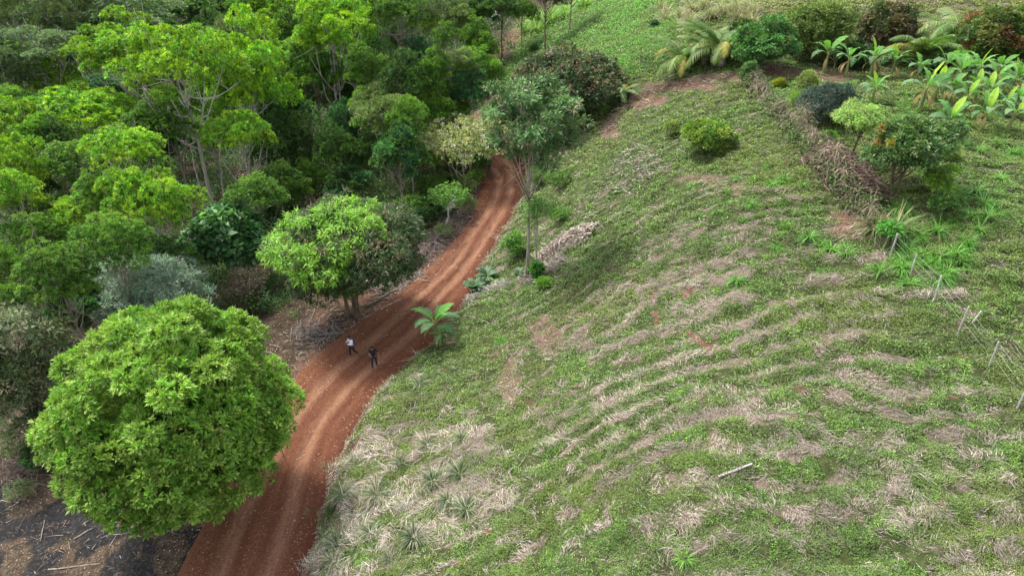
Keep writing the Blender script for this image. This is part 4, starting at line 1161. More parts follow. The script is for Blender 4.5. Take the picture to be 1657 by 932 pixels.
# ------------------------------------------------------------------ bare pale trunks in the forest and the leafless tree
def bare_tree(label, base, top_px, top_py, r=.12, seed=1, n=9, name="bare_tree", branch=2.0, leansp=.3, mat=None, h=None):
    x, y, z, t = gpt(*base)
    r_ = rays(top_px, top_py); tt = y / float(r_[1]); xx = float(r_[0]) * tt; zz = CAMZ + float(r_[2]) * tt
    rng = np.random.RandomState(seed)
    g = Geo()
    f = np.linspace(0, 1, 10)[:, None]
    pts = np.array([0, 0, -.3]) * (1 - f) + np.array([xx - x, 0, zz - z]) * f + np.cumsum(rng.normal(0, .10, (10, 3)) * [1, 1, 0], 0)
    tube(g, pts, r * (1 - .75 * f[:, 0]), 7)
    g2 = Geo()
    for i in range(n):
        k = rng.randint(5, 10) if n > 4 else 9; a = pts[min(k, 9)]
        e = a + nrm(rng.normal(0, 1, 3) * [1, 1, .3] + [0, 0, .5]) * branch * rng.uniform(.5, 1)
        m = (a + e) / 2 + rng.normal(0, .15, 3)
        tube(g2, np.array([a, m, e]), [r * .3, r * .2, r * .06], 5)
        for q in range(4):
            e2 = m + nrm(rng.normal(0, 1, 3) + [0, 0, .4]) * branch * .4
            tube(g2, np.array([m if q % 2 else e, e2]), [r * .12, r * .04], 4)
    root = thing(name, label, "tree", (x, y, z), 0)
    obj("trunk", g, mat or M_BARK_PALE, root, True); obj("branches", g2, mat or M_BARK_PALE, root, True)
    return root
bare_tree("leafless pale tree spreading grey branches at the forest's top edge", (675, 88), 677, -14, .22, 3, 16, branch=4.5)
for i, (b, tp_, lab) in enumerate([((364, 354), (350, 235), "pale leaning trunk, right one of the three pale trunks"), ((338, 350), (312, 235), "pale leaning trunk, middle one of the three pale trunks"),
        ((408, 302), (392, 205), "single tall pale trunk right of the three pale trunks"), ((95, 378), (68, 322), "thick grey leaning trunk in the dark hollow"),
        ((45, 515), (18, 465), "pale slanting trunk above the olive-grey ragged tree"), ((172, 300), (158, 262), "grey trunk under the umbrella crown"),
        ((578, 300), (578, 258), "thin straight pale stem in the dark forest gap"), ((648, 165), (642, 120), "thin pale bare stem beside the olive crowns"), ((722, 378), (716, 338), "bare forked pale stem in the dead brush by the road")]):
    bare_tree(lab, b, tp_[0], tp_[1], .17, 10 + i, 3, branch=1.4)

# ------------------------------------------------------------------ palms
def frond_mesh(seed, L=3.2, col=((.12, .20, .035),), up=1.0, sag=1.0, n=34, ll=.55, lw=.05):
    rng = np.random.RandomState(seed); g = Geo()
    f = np.linspace(0, 1, 12)
    ang = math.radians(68) * up - f * 1.7 * sag
    dxy = np.cos(ang); dz = np.sin(ang)
    X = np.r_[0, np.cumsum(dxy[:-1])] * L / 11; Z = np.r_[0, np.cumsum(dz[:-1])] * L / 11
    pts = np.stack([X, np.zeros(12), Z], 1)
    tube(g, pts, .035 * (1 - f * .85) + .004, 4, (.22, .24, .07))
    s = np.linspace(.12, .99, n)
    P = np.stack([np.interp(s, f, X), np.zeros(n), np.interp(s, f, Z)], 1)
    T = nrm(np.stack([np.interp(s, f, dxy), np.zeros(n), np.interp(s, f, dz)], 1))
    U = np.stack([-T[:, 2], np.zeros(n), T[:, 0]], 1)
    for sg in (-1, 1):
        D = T * .75 + np.array([0, sg, 0]) * .85 + U * .18 + rng.normal(0, .06, (n, 3))
        ln = ll * (np.sin(np.clip(s * 1.05, 0, 1) * math.pi) ** .5 * .85 + .25)
        blades(g, P, D, ln, lw * 1.3, jit(rng, col, n, .12, .05), 3, .9, side=T)
    return g
PALMCOL = ((.13, .21, .04), (.18, .23, .055), (.10, .18, .038))
FROND = [frond_mesh(100 + i, 2.9, PALMCOL if i % 2 else ((.085, .17, .04), (.11, .20, .05)), 1.0, sg).mesh("frond", M_GLOSS) for i, sg in enumerate((.7, .9, 1.1, 1.3))]
FROND_Y = frond_mesh(109, 3.2, ((.28, .26, .06), (.22, .22, .05)), 1, 1.4).mesh("frond", M_DRY)
_g = Geo(); tube(_g, [(0, 0, -.2), (0, 0, .5), (.03, .02, 1.1)], [.24, .19, .12], 9); PALM_TRUNK = _g.mesh("trunk", M_BARK, True)
def palm(label, px, py, s, nf, seed, tilt=0.0, group="young palms on the hill", th=1.0):
    rng = np.random.RandomState(seed)
    x, y, z, t = gpt(px, py)
    root = thing("palm_tree", label, "palm", (x, y, z - .05), rng.uniform(0, 6), group, s)
    tr = obj("trunk", PALM_TRUNK, None, root); tr.scale = (1, 1, th)
    for i in range(nf):
        me = FROND_Y if i % 7 == 6 else FROND[i % 4]
        a = i * 2.399 + rng.normal(0, .1)
        el = -math.radians(rng.uniform(-12, 50)) * (i / nf)         # outer fronds hang lower
        fr = obj("frond", me, None, root); fr.location = (0.03, .02, 1.0 * th)
        fr.rotation_euler = (rng.normal(0, .12), -el, a); fr.scale = (1, 1, 1) if i % 3 else (.85,) * 3
    return root
palm("broad coconut palm in the palm clump above the bare soil belt", 1108, 114, 1.75, 21, 1, th=.35)
palm("upright coconut palm, tallest of the palm clump", 1168, 106, 1.9, 21, 2, th=.5)
palm("small yellow-tipped palm between the two large clump palms", 1138, 104, 1.2, 12, 3)
palm("short palm at the back of the palm clump, between its two big palms", 1140, 88, 1.5, 14, 9, th=.7)
palm("young palm half hidden behind the dark mango tree", 1006, 168, .95, 12, 4)
palm("young palm beside the brown fruit tree of the back row", 1486, 110, 1.8, 15, 5, th=.4)
palm("feathery upright palm between two brown fruit trees", 1545, 94, 2.1, 16, 6, th=.6)
palm("young palm with upright fronds at the left edge of the road bend", 733, 300, .75, 11, 7, group="young palms by the road")
palm("low young palm right behind the lime-green sapling", 748, 312, .5, 9, 8, group="young palms by the road")

# ------------------------------------------------------------------ banana plants
def banana_leaf(seed, L=1.6, W=.42, col=(.13, .26, .07), up=1.15, sag=1.0, torn=.3, rib=(.35, .42, .14)):
    rng = np.random.RandomState(seed); g = Geo(); n = 15
    f = np.linspace(0, 1, n)
    ang = up - np.clip(f - .1, 0, 1) ** 1.2 * 1.5 * sag
    X = np.r_[0, np.cumsum(np.cos(ang[:-1]))] * L / (n - 1); Z = np.r_[0, np.cumsum(np.sin(ang[:-1]))] * L / (n - 1)
    T = nrm(np.stack([np.cos(ang), np.zeros(n), np.sin(ang)], 1)); U = np.stack([-T[:, 2], np.zeros(n), T[:, 0]], 1)
    P = np.stack([X, np.zeros(n), Z], 1)
    tube(g, P, .022 * (1 - f * .8) + .003, 4, rib)
    b0 = 3                                         # blade starts after the stalk
    for sg in (-1, 1):
        for i in range(b0, n - 1):
            def w(k):
                s = (k - b0) / (n - 1 - b0); return W * .5 * (math.sin(min(1, s * 1.02 + .04) * math.pi) ** .55)
            a, b = P[i], P[i + 1]; wa, wb = w(i), w(i + 1)
            tear = rng.rand() < torn; dr = rng.normal(-.12, .12)
            sa = np.array([0, sg, 0.]); e1 = sa * wa + U[i] * wa * (.28 + dr * (1 if tear else .3)); e2 = sa * wb + U[i + 1] * wb * (.28 + dr * (1 if tear else .3))
            if tear: e2 = e2 * .92 - T[i] * .02; e1 = e1 * .96
            c = np.array(col) * math.exp(rng.normal(0, .06))
            V = [a, a + e1 * .55, a + e1 - U[i] * wa * .12, b, b + e2 * .55, b + e2 - U[i + 1] * wb * .12]
            g.add(V, [(0, 1, 4, 3), (1, 2, 5, 4)], None, c)
    return g
BL_G = [banana_leaf(200 + i, 1.9, .55, c, u, s_, tn).mesh("leaf", M_BANANA) for i, (c, u, s_, tn) in enumerate([
    ((.12, .28, .06), 1.2, .9, .2), ((.10, .24, .07), 1.0, 1.2, .6), ((.13, .25, .11), .9, 1.5, .8), ((.10, .20, .09), .7, 1.8, .8)])]
BL_Y = banana_leaf(210, 1.7, .50, (.27, .42, .05), 1.45, .35, .05).mesh("leaf", M_LEAF)
BL_D = banana_leaf(211, 1.4, .22, (.34, .24, .11), .2, 1.6, .6, (.3, .22, .1)).mesh("leaf", M_DRY)
_g = Geo(); tube(_g, [(0, 0, -.2), (0, 0, .3), (.01, .02, .9), (0, .03, 1.35), (0, .03, 1.6)], [.17, .14, .11, .085, .05], 10)
M_PSEUDO = solid_mat("banana_stem", (.16, .15, .06), (.24, .26, .10), 5, .6, (1, 1, .2))
BSTEM = _g.mesh("stem", M_PSEUDO, True)
def banana(label, px, py, s, seed, group, nleaf=8, yellow=1, dead=1, lean=0, th=1.0):
    rng = np.random.RandomState(seed)
    x, y, z, t = gpt(px, py)
    root = thing("banana_plant", label, "banana plant", (x, y, z - .05), rng.uniform(0, 6), group, s)
    root.rotation_euler = (lean, 0, rng.uniform(-.4, .4) if lean else rng.uniform(0, 6))
    st = obj("stem", BSTEM, None, root); st.scale = (1, 1, th)
    for i in range(nleaf):
        me = BL_Y if i < yellow else BL_G[min(3, int((i / nleaf) * 4 + rng.uniform(-.3, .8)))]
        l = obj("leaf", me, None, root); l.location = (0, .03, 1.5 * th - .03 * i)
        l.rotation_euler = (rng.normal(0, .15), 0, i * 2.399 + rng.normal(0, .25)); k = rng.uniform(.85, 1.08); l.scale = (k, k, k)
    for i in range(dead):
        l = obj("leaf", BL_D, None, root); l.location = (0, .03, 1.25 * th); l.rotation_euler = (0, 0.5, rng.uniform(0, 6))
        l['label'] = 'withered brown leaf hanging down'
    return root
# the plant at the road edge: green upper whorl with a smaller sucker below
rb = banana("single banana plant growing at the right edge of the red road", 706, 557, 1.08, 301, None, 11, 0, 2, th=1.1)
rb.rotation_euler = (0, 0, .5)
banana("small banana sucker at the foot of the roadside banana plant", 713, 560, .62, 302, None, 7, 0, 1)
G_B = "banana plants on the hilltop"
for i, (px, py, s, y_, lean, lab) in enumerate([
    (1333, 118, 1.25, 0, 0, "banana plant with upright spear leaf, first of the hilltop row"), (1368, 124, 1.15, 0, 0, "banana plant with drooping leaves, second of the hilltop row"),
    (1408, 124, 1.2, 1, 0, "banana plant with bright yellow-green leaf, third of the hilltop row"), (1440, 128, 1.05, 1, 0, "banana plant with bright spear leaf, fourth of the hilltop row"),
    (1410, 168, 1.0, 1, 0, "banana plant with one glowing lime leaf between bush and grass"), (1487, 180, 1.45, 1, .12, "tall leaning banana plant at the front of the grove"),
    (1520, 138, 1.45, 0, 0, "tallest banana plant with upright leaves in the grove"), (1510, 165, 1.2, 1, 0, "banana plant with long pale leaf beside the leaning one"),
    (1545, 150, 1.3, 0, 0, "banana plant at the centre of the grove"), (1573, 145, 1.35, 1, 0, "banana plant with slanting bright leaf behind the grove centre"),
    (1555, 185, 1.15, 1, .1, "banana plant with short yellow leaf in the grove front"), (1524, 222, 1.25, 1, .35, "banana plant leaning far over above the pasture"),
    (1592, 178, 1.2, 1, 0, "banana plant with broad lime leaf right of the grove centre"), (1588, 212, 1.15, 1, 0, "banana plant with tall yellow leaf low in the grove"),
    (1632, 160, 1.3, 1, 0, "banana plant with big bright leaf at the grove's far end"), (1628, 215, 1.15, 1, .1, "banana plant with upright lime leaf close to the pasture"),
    (1655, 150, 1.2, 0, 0, "banana plant cut by the picture edge"), (1610, 135, 1.1, 0, 0, "banana plant in the back line of the grove"), (1482, 132, 1.0, 0, 0, "short banana plant between row and grove"),
    (1540, 128, 1.2, 1, 0, "banana plant with spear leaf behind the tallest grove plant"), (1600, 158, 1.2, 0, .1, "banana plant with heavily torn leaves inside the grove"), (1575, 168, 1.0, 1, 0, "small banana plant with lime leaf between two grove plants"), (1640, 190, 1.1, 0, 0, "banana plant with hanging dead leaves at the grove's far side"), (1535, 168, 1.0, 0, 0, "small dark-leaved banana plant under the tallest one"), (1655, 185, 1.1, 1, 0, "banana plant with lime leaf touching the picture edge"), (1618, 190, 1.0, 1, .15, "small leaning banana plant near the pasture")]):
    banana(lab, px, py, s * (.92 if i < 4 else .82), 310 + i, G_B, 7 + i % 5, y_, 2 + i % 3, lean)

# ------------------------------------------------------------------ two cycad-like plants at the road edge
def rosette(name, label, px, py, s, seed, col, n=16, group=None, cat="plant"):
    x, y, z, t = gpt(px, py); rng = np.random.RandomState(seed)
    root = thing(name, label, cat, (x, y, z), rng.uniform(0, 6), group, s)
    for i in range(n):
        l = obj("frond", FR_S[i % 2], None, root); l.location = (0, 0, .05)
        l.rotation_euler = (0, rng.uniform(-.3, .55), i * 2.399)
    return root
FR_S = [frond_mesh(120 + i, 1.1, ((.085, .17, .085), (.11, .20, .11)), 1.0, .55 + .3 * i, 24, .30, .05).mesh("frond", M_GLOSS) for i in range(2)]
rosette("cycad", "blue-green feathery plant overhanging the road edge, lower one", 768, 470, 1.0, 1, None, 18)
rosette("cycad", "blue-green feathery plant close to the slender tree, upper one", 787, 452, 1.05, 2, None, 16)
rosette("cycad", "small bluish leafy plant at the foot of the slender tree", 842, 447, .7, 3, None, 12)
# ------------------------------------------------------------------ ground cover that nobody could count
class Depth:
    """depth of the ground along the camera rays, to know where scattered plants are worth their size"""
    W, H = 500, 250
    gx = np.linspace(-170, 2230, W); gy = np.linspace(-60, 1060, H)
    A, B = np.meshgrid(gx, gy)
    t = hit(A.ravel(), B.ravel()).reshape(A.shape)
    @classmethod
    def at(c, px, py):
        fx = (px + 170) / 2400 * (c.W - 1); fy = (py + 60) / 1120 * (c.H - 1)
        i = np.clip(fx.astype(int), 0, c.W - 2); j = np.clip(fy.astype(int), 0, c.H - 2); fx = fx - i; fy = fy - j
        return (c.t[j, i] * (1 - fx) + c.t[j, i + 1] * fx) * (1 - fy) + (c.t[j + 1, i] * (1 - fx) + c.t[j + 1, i + 1] * fx) * fy

def samples(n, rng, box=(-160, -50, 2150, 1050)):
    px = rng.uniform(box[0], box[2], n); py = rng.uniform(box[1], box[3], n)
    t = Depth.at(px, py); dx, dy, dz = rays(px, py)
    x, y = dx * t, dy * t
    return x, y, gz(x, y), t

GREENS = np.array([(.105, .19, .034), (.13, .225, .04), (.085, .16, .032), (.17, .26, .055), (.06, .125, .032), (.13, .185, .065)])
STRAW = np.array([(.38, .335, .275), (.28, .235, .175), (.46, .405, .33), (.22, .18, .14), (.33, .29, .245), (.16, .13, .10)])

def green_cover(n, seed):
    rng = np.random.RandomState(seed)
    x, y, z, t = samples(n, rng)
    m = masks(x, y, z)
    tex = fbm(x / .55, y / .55, 4, 301)
    p = m['field'] * (1 - .70 * m['dry']) * (1 - m['soil']) * (1 - m['bank']) * (1 - m['onroad']) * sm(.34, .55, tex)
    p = np.maximum(p, m['field'] * m['lush'] * sm(.25, .45, tex))
    ok = rng.rand(n) < p
    x, y, z, t = x[ok], y[ok], z[ok], t[ok]; n = len(x)
    m = {k: v[ok] for k, v in m.items()}
    k = rng.randint(4, 7, n); idx = np.repeat(np.arange(n), k); N = len(idx)
    sz = np.clip(.0021 * t, .05, .30)
    hgt = sz * (.7 + 1.6 * m['lush'] + .8 * m['pasture'] + .6 * sm(.5, .75, fbm(x / 1.2, y / 1.2, 2, 305)))
    P = np.stack([x, y, z], 1)[idx] + rng.normal(0, 1, (N, 3)) * (sz[idx] * .9)[:, None] * [1, 1, 0]
    P[:, 2] += rng.uniform(.0, 1, N) * hgt[idx]
    a = rng.uniform(0, 6.28, N)
    D = np.stack([np.cos(a), np.sin(a), rng.uniform(.05, 1.0, N)], 1)
    Nn = np.stack([rng.normal(0, .3, N), rng.normal(0, .3, N), np.ones(N)], 1)
    # colour drifts over the slope: yellow-green, fresh green and dull green areas
    c0 = fbm(x / 6, y / 6, 3, 311); c1 = fbm(x / .8, y / .8, 3, 313)
    base = GREENS[rng.randint(0, len(GREENS), n)] * np.exp(rng.normal(0, .32, (n, 1)))
    base = base * (1 + (c1 - .5)[:, None] * 1.1)
    yl = np.array([.19, .22, .05]); base = base + (yl - base) * (sm(.48, .68, c0) * .45)[:, None]
    dull = np.array([.17, .18, .085]); base = base + (dull - base) * (.27 * (1 - m['lush']) * sm(.3, .7, fbm(x / 1.6, y / 1.6, 3, 317)))[:, None]
    base = base + (np.array([.24, .25, .09]) - base) * (m['yellow'] * .75)[:, None]
    base = base + (np.array([.12, .29, .045]) - base) * (m['lush'] * (.25 + .7 * sm(.35, .6, fbm(x / 3, y / 3, 4, 319))))[:, None]
    base = base + (np.array([.20, .26, .08]) - base) * (m['pasture'] * .60 * sm(.4, .6, fbm(x / 5, y / 5, 3, 321)))[:, None]
    g = Geo()
    leaves(g, P, D, Nn, sz[idx] * rng.uniform(.8, 1.7, N), sz[idx] * rng.uniform(.45, .8, N), np.clip(base[idx] * np.exp(rng.normal(0, .16, (N, 1))), .01, .6))
    return tag(obj("grass", g, M_LEAF), 'short green weeds and grass covering the hill', kind='stuff')

def straw_cover(n, seed):
    rng = np.random.RandomState(seed)
    x, y, z, t = samples(n, rng)
    m = masks(x, y, z)
    tex = fbm(x / .7, y / .7, 3, 331)
    p = np.clip(m['dry'] * .95 + .17 * m['field'] + .10 * m['pasture'] + m['bank'] * .35 + m['brown'] * .10 + m['yellow'] * .25, 0, 1) * sm(.25, .5, tex) * (1 - m['onroad']) * (1 - .6 * m['soil']) * (1 - m['lush'] * .9)
    p = p * np.where((m['field'] < .5) & (m['brown'] < .3), .0, 1)
    ok = rng.rand(n) < p
    x, y, z, t = x[ok], y[ok], z[ok], t[ok]; n = len(x); m = {k: v[ok] for k, v in m.items()}
    th = fbm(x / 2.2, y / 2.2, 3, 341) * 14 + rng.normal(0, .45, n)       # swirls of laid-down grass
    D = np.stack([np.cos(th), np.sin(th), rng.uniform(-.05, .35, n)], 1)
    w = np.clip(.00045 * t, .010, .05) * rng.uniform(.7, 1.3, n) * (1 + .1 * m['strawz'])
    L = np.clip(rng.lognormal(-1.35, .45, n), .10, .8) * (1 + .5 * m['strawz']) * np.clip(t / 32, .8, 2)
    hz = .03 + .12 * rng.rand(n) * np.clip(m['dry'], .2, 1)
    c = .92 * STRAW[rng.randint(0, len(STRAW), n)] * np.exp(rng.normal(0, .28, (n, 1)))
    g1 = fbm(x / 1.7, y / 1.7, 3, 351)
    c = c * (.72 + .55 * sm(.35, .65, g1))[:, None]
    c = c + (np.array([.34, .27, .235]) - c) * (.35 * sm(.45, .6, fbm(x / 5, y / 5, 2, 353)))[:, None]
    c = np.where((m['brown'] > .5)[:, None], c * np.array([.62, .52, .48]), c)
    c = c * (1 - .05 * m['strawz'])[:, None]
    g = Geo()
    blades(g, np.stack([x, y, z + hz], 1), D, L, w, np.clip(c, .02, .65), 3, .35, rng=rng)
    return tag(obj("dead_grass", g, M_DRY), 'mown dead grass lying in pale swaths over the hill', kind='stuff')

def litter(n, seed):
    """fallen leaves and twigs: road, verge, forest floor"""
    rng = np.random.RandomState(seed)
    x, y, z, t = samples(n, rng, (-160, -40, 900, 1050))
    m = masks(x, y, z)
    p = (1 - m['field']) * (.85 * (1 - .75 * m['burn'])) * np.where(m['onroad'] > .5, .05 + .40 * sm(-1.8, -.1, m['dl']), 1)
    p = p * np.where((m['py'] < 300), .5, 1)
    ok = rng.rand(n) < p
    x, y, t = x[ok], y[ok], t[ok]; n = len(x); z = rz_at(x, y) + .012; m = {k: v[ok] for k, v in m.items()}
    sz = np.clip(.0018 * t, .035, .16) * rng.uniform(.6, 1.4, n)
    th = rng.uniform(0, 6.28, n)
    D = np.stack([np.cos(th), np.sin(th), rng.uniform(0, .25, n)], 1); Nn = np.stack([rng.normal(0, .3, n), rng.normal(0, .3, n), np.ones(n)], 1)
    p_b = m['burn']
    cols = np.array([(.20, .12, .075), (.12, .075, .05), (.30, .21, .14), (.085, .055, .04), (.36, .28, .21), (.16, .085, .055)])
    c = cols[rng.randint(0, 6, n)] * np.exp(rng.normal(0, .2, (n, 1)))
    c = np.where((p_b > .5)[:, None], c * np.array([.30, .30, .34]) + (rng.rand(n, 1) < .05) * .16, c)
    g = Geo()
    leaves(g, np.stack([x, y, z], 1), D, Nn, sz * 1.3, sz * .8, c)
    tag(obj("fallen_leaves", g, M_DRY), 'brown fallen leaves on the road edge and forest floor', kind='stuff')
    # sticks
    n = 16000
    x, y, z, t = samples(n, rng, (-100, 200, 900, 1050)); m = masks(x, y, z)
    near = np.maximum(sm(7, 1, m['dl']) * (1 - m['brown']), m['brown'] * .06) * (1 - m['field']) * (m['onroad'] < .5)
    ok = rng.rand(n) < near * .75
    x, y, t = x[ok], y[ok], t[ok]; z = rz_at(x, y); n = len(x)
    th = rng.uniform(0, 6.28, n); D = np.stack([np.cos(th), np.sin(th), rng.normal(.1, .15, n)], 1)
    g = Geo()
    c = np.array([(.30, .26, .22), (.22, .18, .15), (.40, .36, .31), (.14, .10, .08)])[rng.randint(0, 4, n)]
    blades(g, np.stack([x, y, z + .05], 1), D, rng.uniform(.15, .9, n), np.clip(.0008 * t, .02, .06), c, 2, .12, rng=rng)
    tag(obj("dead_twigs", g, M_DRY), 'dry sticks and twigs littering the verge', kind='stuff')

def undergrowth(n, seed):
    """leafy thicket of the forest floor"""
    rng = np.random.RandomState(seed)
    x, y, z, t = samples(n, rng, (-160, -50, 850, 520))
    m = masks(x, y, z)
    d = fbm(x / 4, y / 4, 3, 401)
    forest = (1 - m['field']) * sm(3.5, 8.5, m['dl']) * (1 - m['path']) * (1 - m['brown']) * sm(.22, .5, d)
    ok = rng.rand(n) < forest
    x, y, z, t = x[ok], y[ok], z[ok], t[ok]; n = len(x)
    hh = (.5 + 2.6 * sm(.35, .7, fbm(x / 3, y / 3, 3, 405))) * sm(.2, .5, fbm(x / 1.2, y / 1.2, 2, 409))
    k = 12; idx = np.repeat(np.arange(n), k); N = len(idx)
    s = np.clip(.0036 * t, .18, .5)
    P = np.stack([x, y, z + hh * rng.uniform(.5, 1.0, n)], 1)[idx] + rng.normal(0, .28, (N, 3)) * np.clip(t / 60, .7, 2)[idx][:, None]
    P[:, 2] = np.maximum(P[:, 2], z[idx] + .05)
    rd = sphere_dirs(rng, N); D = rd + [0, 0, .3]
    base = np.array([(.045, .105, .022), (.06, .13, .028), (.035, .08, .02), (.08, .16, .03), (.05, .12, .045)])[rng.randint(0, 5, n)] * np.exp(rng.normal(0, .2, (n, 1)))
    g = Geo()
    leaves(g, P, D, nrm(rng.normal(0, .5, (N, 3)) + [0, 0, 1]), s[idx] * rng.uniform(.8, 1.4, N), s[idx] * .5, base[idx], droop=.2)
    tag(obj("undergrowth", g, M_LEAF), 'dense leafy undergrowth on the forest floor', kind='stuff')

def clods(n, seed):
    rng = np.random.RandomState(seed)
    x, y, z, t = samples(n, rng, (250, 230, 880, 1050)); m = masks(x, y, z)
    p = np.where(m['onroad'] > .5, .25 + .6 * sm(-1.2, -.1, np.maximum(m['dl'], m['dr'])), 0) * sm(.35, .6, fbm(x, y, 3, 501))
    ok = rng.rand(n) < p; x, y, t = x[ok], y[ok], t[ok]; n = len(x); z = rz_at(x, y)
    s = np.clip(.0011 * t, .02, .08) * rng.lognormal(0, .35, n)
    O = np.array([(1,0,0),(0,1,0),(-1,0,0),(0,-1,0),(0,0,.8)], float)
    a = rng.uniform(0, 6.28, n); ca, sa = np.cos(a), np.sin(a)
    V = O[None] * rng.uniform(.6, 1.2, (n, 5, 1)) * s[:, None, None]
    V = np.stack([V[..., 0] * ca[:, None] - V[..., 1] * sa[:, None], V[..., 0] * sa[:, None] + V[..., 1] * ca[:, None], V[..., 2]], -1) + np.stack([x, y, z], 1)[:, None]
    T = (np.arange(n) * 5)[:, None, None] + np.array([(0,1,4),(1,2,4),(2,3,4),(3,0,4)])[None]
    c = np.array([(.16, .07, .04), (.24, .13, .08), (.32, .20, .14), (.10, .045, .03)])[rng.randint(0, 4, n)]
    g = Geo(); g.add(V.reshape(-1, 3), None, T.reshape(-1, 3), np.repeat(c, 5, 0))
    tag(obj("pebbles", g, M_DRY), 'red clods and small stones on the dirt road', kind='stuff')
clods(40000, 5)
green_cover(720000, 1)
straw_cover(560000, 2)
litter(60000, 3)
undergrowth(26000, 4)
# ------------------------------------------------------------------ grass tufts, one object each
def tuft_mesh(seed, col, n=70, L=.75, w=.035, spread=.9, tip=None):
    rng = np.random.RandomState(seed); g = Geo()
    a = rng.uniform(0, 6.28, n); el = rng.uniform(.5, 3.4, n) / spread
    D = np.stack([np.cos(a), np.sin(a), el], 1)
    P = np.stack([np.cos(a) * .08 * rng.rand(n), np.sin(a) * .08 * rng.rand(n), np.zeros(n)], 1) * (L / .6)
    blades(g, P, D, L * rng.uniform(.55, 1.15, n), w * rng.uniform(.7, 1.2, n), jit(rng, col, n, .18, .06), 4, rng.uniform(.9, 2.4, n), rng=rng)
    return g
TG = [tuft_mesh(400 + i, c, 80, L, .04).mesh("grass_tuft", M_LEAF) for i, (c, L) in enumerate([
    (((.11, .27, .04), (.14, .30, .05)), .75), (((.13, .30, .05), (.09, .23, .04)), .95), (((.17, .32, .06), (.11, .25, .04)), .65)])]
TD = [tuft_mesh(410 + i, c, 190, L, .022, 1.0).mesh("grass_tuft", M_DRY) for i, (c, L) in enumerate([
    (((.075, .12, .045), (.06, .10, .04), (.26, .24, .17)), .60), (((.06, .11, .04), (.09, .14, .05), (.28, .25, .18)), .75)])]
def tuft(me, px, py, wpx, label, group, rng):
    x, y, z, t = gpt(px, py)
    s = (wpx * t / FPX) / 1.25
    o = bpy.data.objects.new("grass_tuft", me); COL.objects.link(o)
    o.location = (x, y, z - .02); o.rotation_euler = (0, 0, rng.uniform(0, 6.28)); o.scale = (s, s, s * rng.uniform(.8, 1.05))
    return tag(o, label, "grass tuft", group)
rt = np.random.RandomState(55)
for i, (px, py, w) in enumerate([(545,880,70),(555,800,60),(505,835,50),(610,800,80),(650,750,56),(700,778,70),(745,768,84),(690,720,50),(755,825,86),(725,812,60),(670,870,90),(600,862,60),(525,760,40),(652,815,40),(575,745,46),(630,905,46),(768,742,40),(540,910,60)]):
    tuft(TD[i % 2], px, py, w * .85, "dark grey-green tuft in the pale flattened straw by the road bank", "dark tufts in the pale straw", rt)
for (px, py, w, lab) in [(680,622,44,"dark spiky tuft alone on the slope below the banana plant"), (748,712,46,"dark tuft with tall dead stalks at the top of the straw patch")]:
    tuft(TD[1], px, py, w, lab, None, rt)
tuft(TG[0], 812, 552, 30, "bright green tuft alone on the slope right of the banana plant", None, rt)
tuft(TG[2], 1108, 905, 50, "bright yellow-green tuft low on the hill below the fallen post", None, rt)
GT = [(1190,540,26),(1193,455,32),(1205,600,20),(1113,565,20),(1268,292,34),(1250,300,40),(1220,292,24),(1275,365,34),(1255,400,30),(1262,330,30),(1310,385,34),(1345,405,50),(1330,395,36),(1370,410,46),
 (1425,440,40),(1215,330,26),(1180,310,20),(1210,268,20),(1290,345,24),(1230,395,18),(1300,300,26),(1240,270,20),(1196,290,22),(1160,345,18),(1120,300,18),(1000,452,16),(1255,500,18),(1330,440,24),(1170,380,18)]
for px, py, w in GT: tuft(TG[rt.randint(3)], px, py, w, "bright green grass clump on the mown slope beside the brush pile", "bright grass clumps on the mown slope", rt)
PT = []
for i in range(130):
    px = rt.uniform(1450, 1660); py = rt.uniform(150, 480)
    if py > 250 + (1660 - px) * 1.1 + 60: continue
    PT.append((px, py, rt.uniform(18, 30) + (py - 150) * .08))
for px, py, w in PT: tuft(TG[rt.randint(3)], px, py, w, "bright green grass clump in the pasture beyond the hedge and fence", "grass clumps of the pasture", rt)
for i in range(46):
    px = rt.uniform(1225, 1500); py = rt.uniform(125, 170) + max(0, (px - 1280)) * .12
    tuft(TG[rt.randint(3)], px, py, rt.uniform(16, 26), "grass clump growing under and around the banana plants", "grass clumps under the banana plants", rt)
# cane-like tall grass
tall = tuft_mesh(430, ((.14, .29, .05), (.18, .32, .06), (.24, .30, .10)), 150, 2.3, .07, .55).mesh("grass_tuft", M_LEAF)
tall_d = tuft_mesh(431, ((.38, .33, .22), (.28, .26, .14), (.20, .24, .08)), 150, 2.2, .06, .55).mesh("grass_tuft", M_DRY)
def talltuft(me, px, py, s, lab, grp):
    x, y, z, t = gpt(px, py); o = bpy.data.objects.new("cane_clump", me); COL.objects.link(o)
    o.location = (x, y, z - .05); o.rotation_euler = (0, 0, rt.uniform(0, 6)); o.scale = (s, s, s); return tag(o, lab, "tall grass", grp)
for i in range(20):
    f = i / 19; talltuft(tall, 850 + 120 * f + rt.normal(0, 4), 50 - 52 * f + rt.normal(0, 4), rt.uniform(1.3, 1.9), "tall bright cane grass along the upper edge of the lush hillside", "cane grass along the hillside edge")
for i in range(22):
    talltuft(tall_d, rt.uniform(1065, 1235), rt.uniform(14, 42), rt.uniform(.7, 1.1), "tall straw-coloured grass above the palm clump", "straw-coloured tall grass above the palms")
o = talltuft(tuft_mesh(433, ((.10, .20, .05), (.13, .22, .06), (.26, .22, .12)), 240, 1.7, .06, 1.0).mesh("grass_tuft", M_LEAF), 1448, 372, 1.15, "big mound of long arching grass between the brush pile and the first fence post", None)
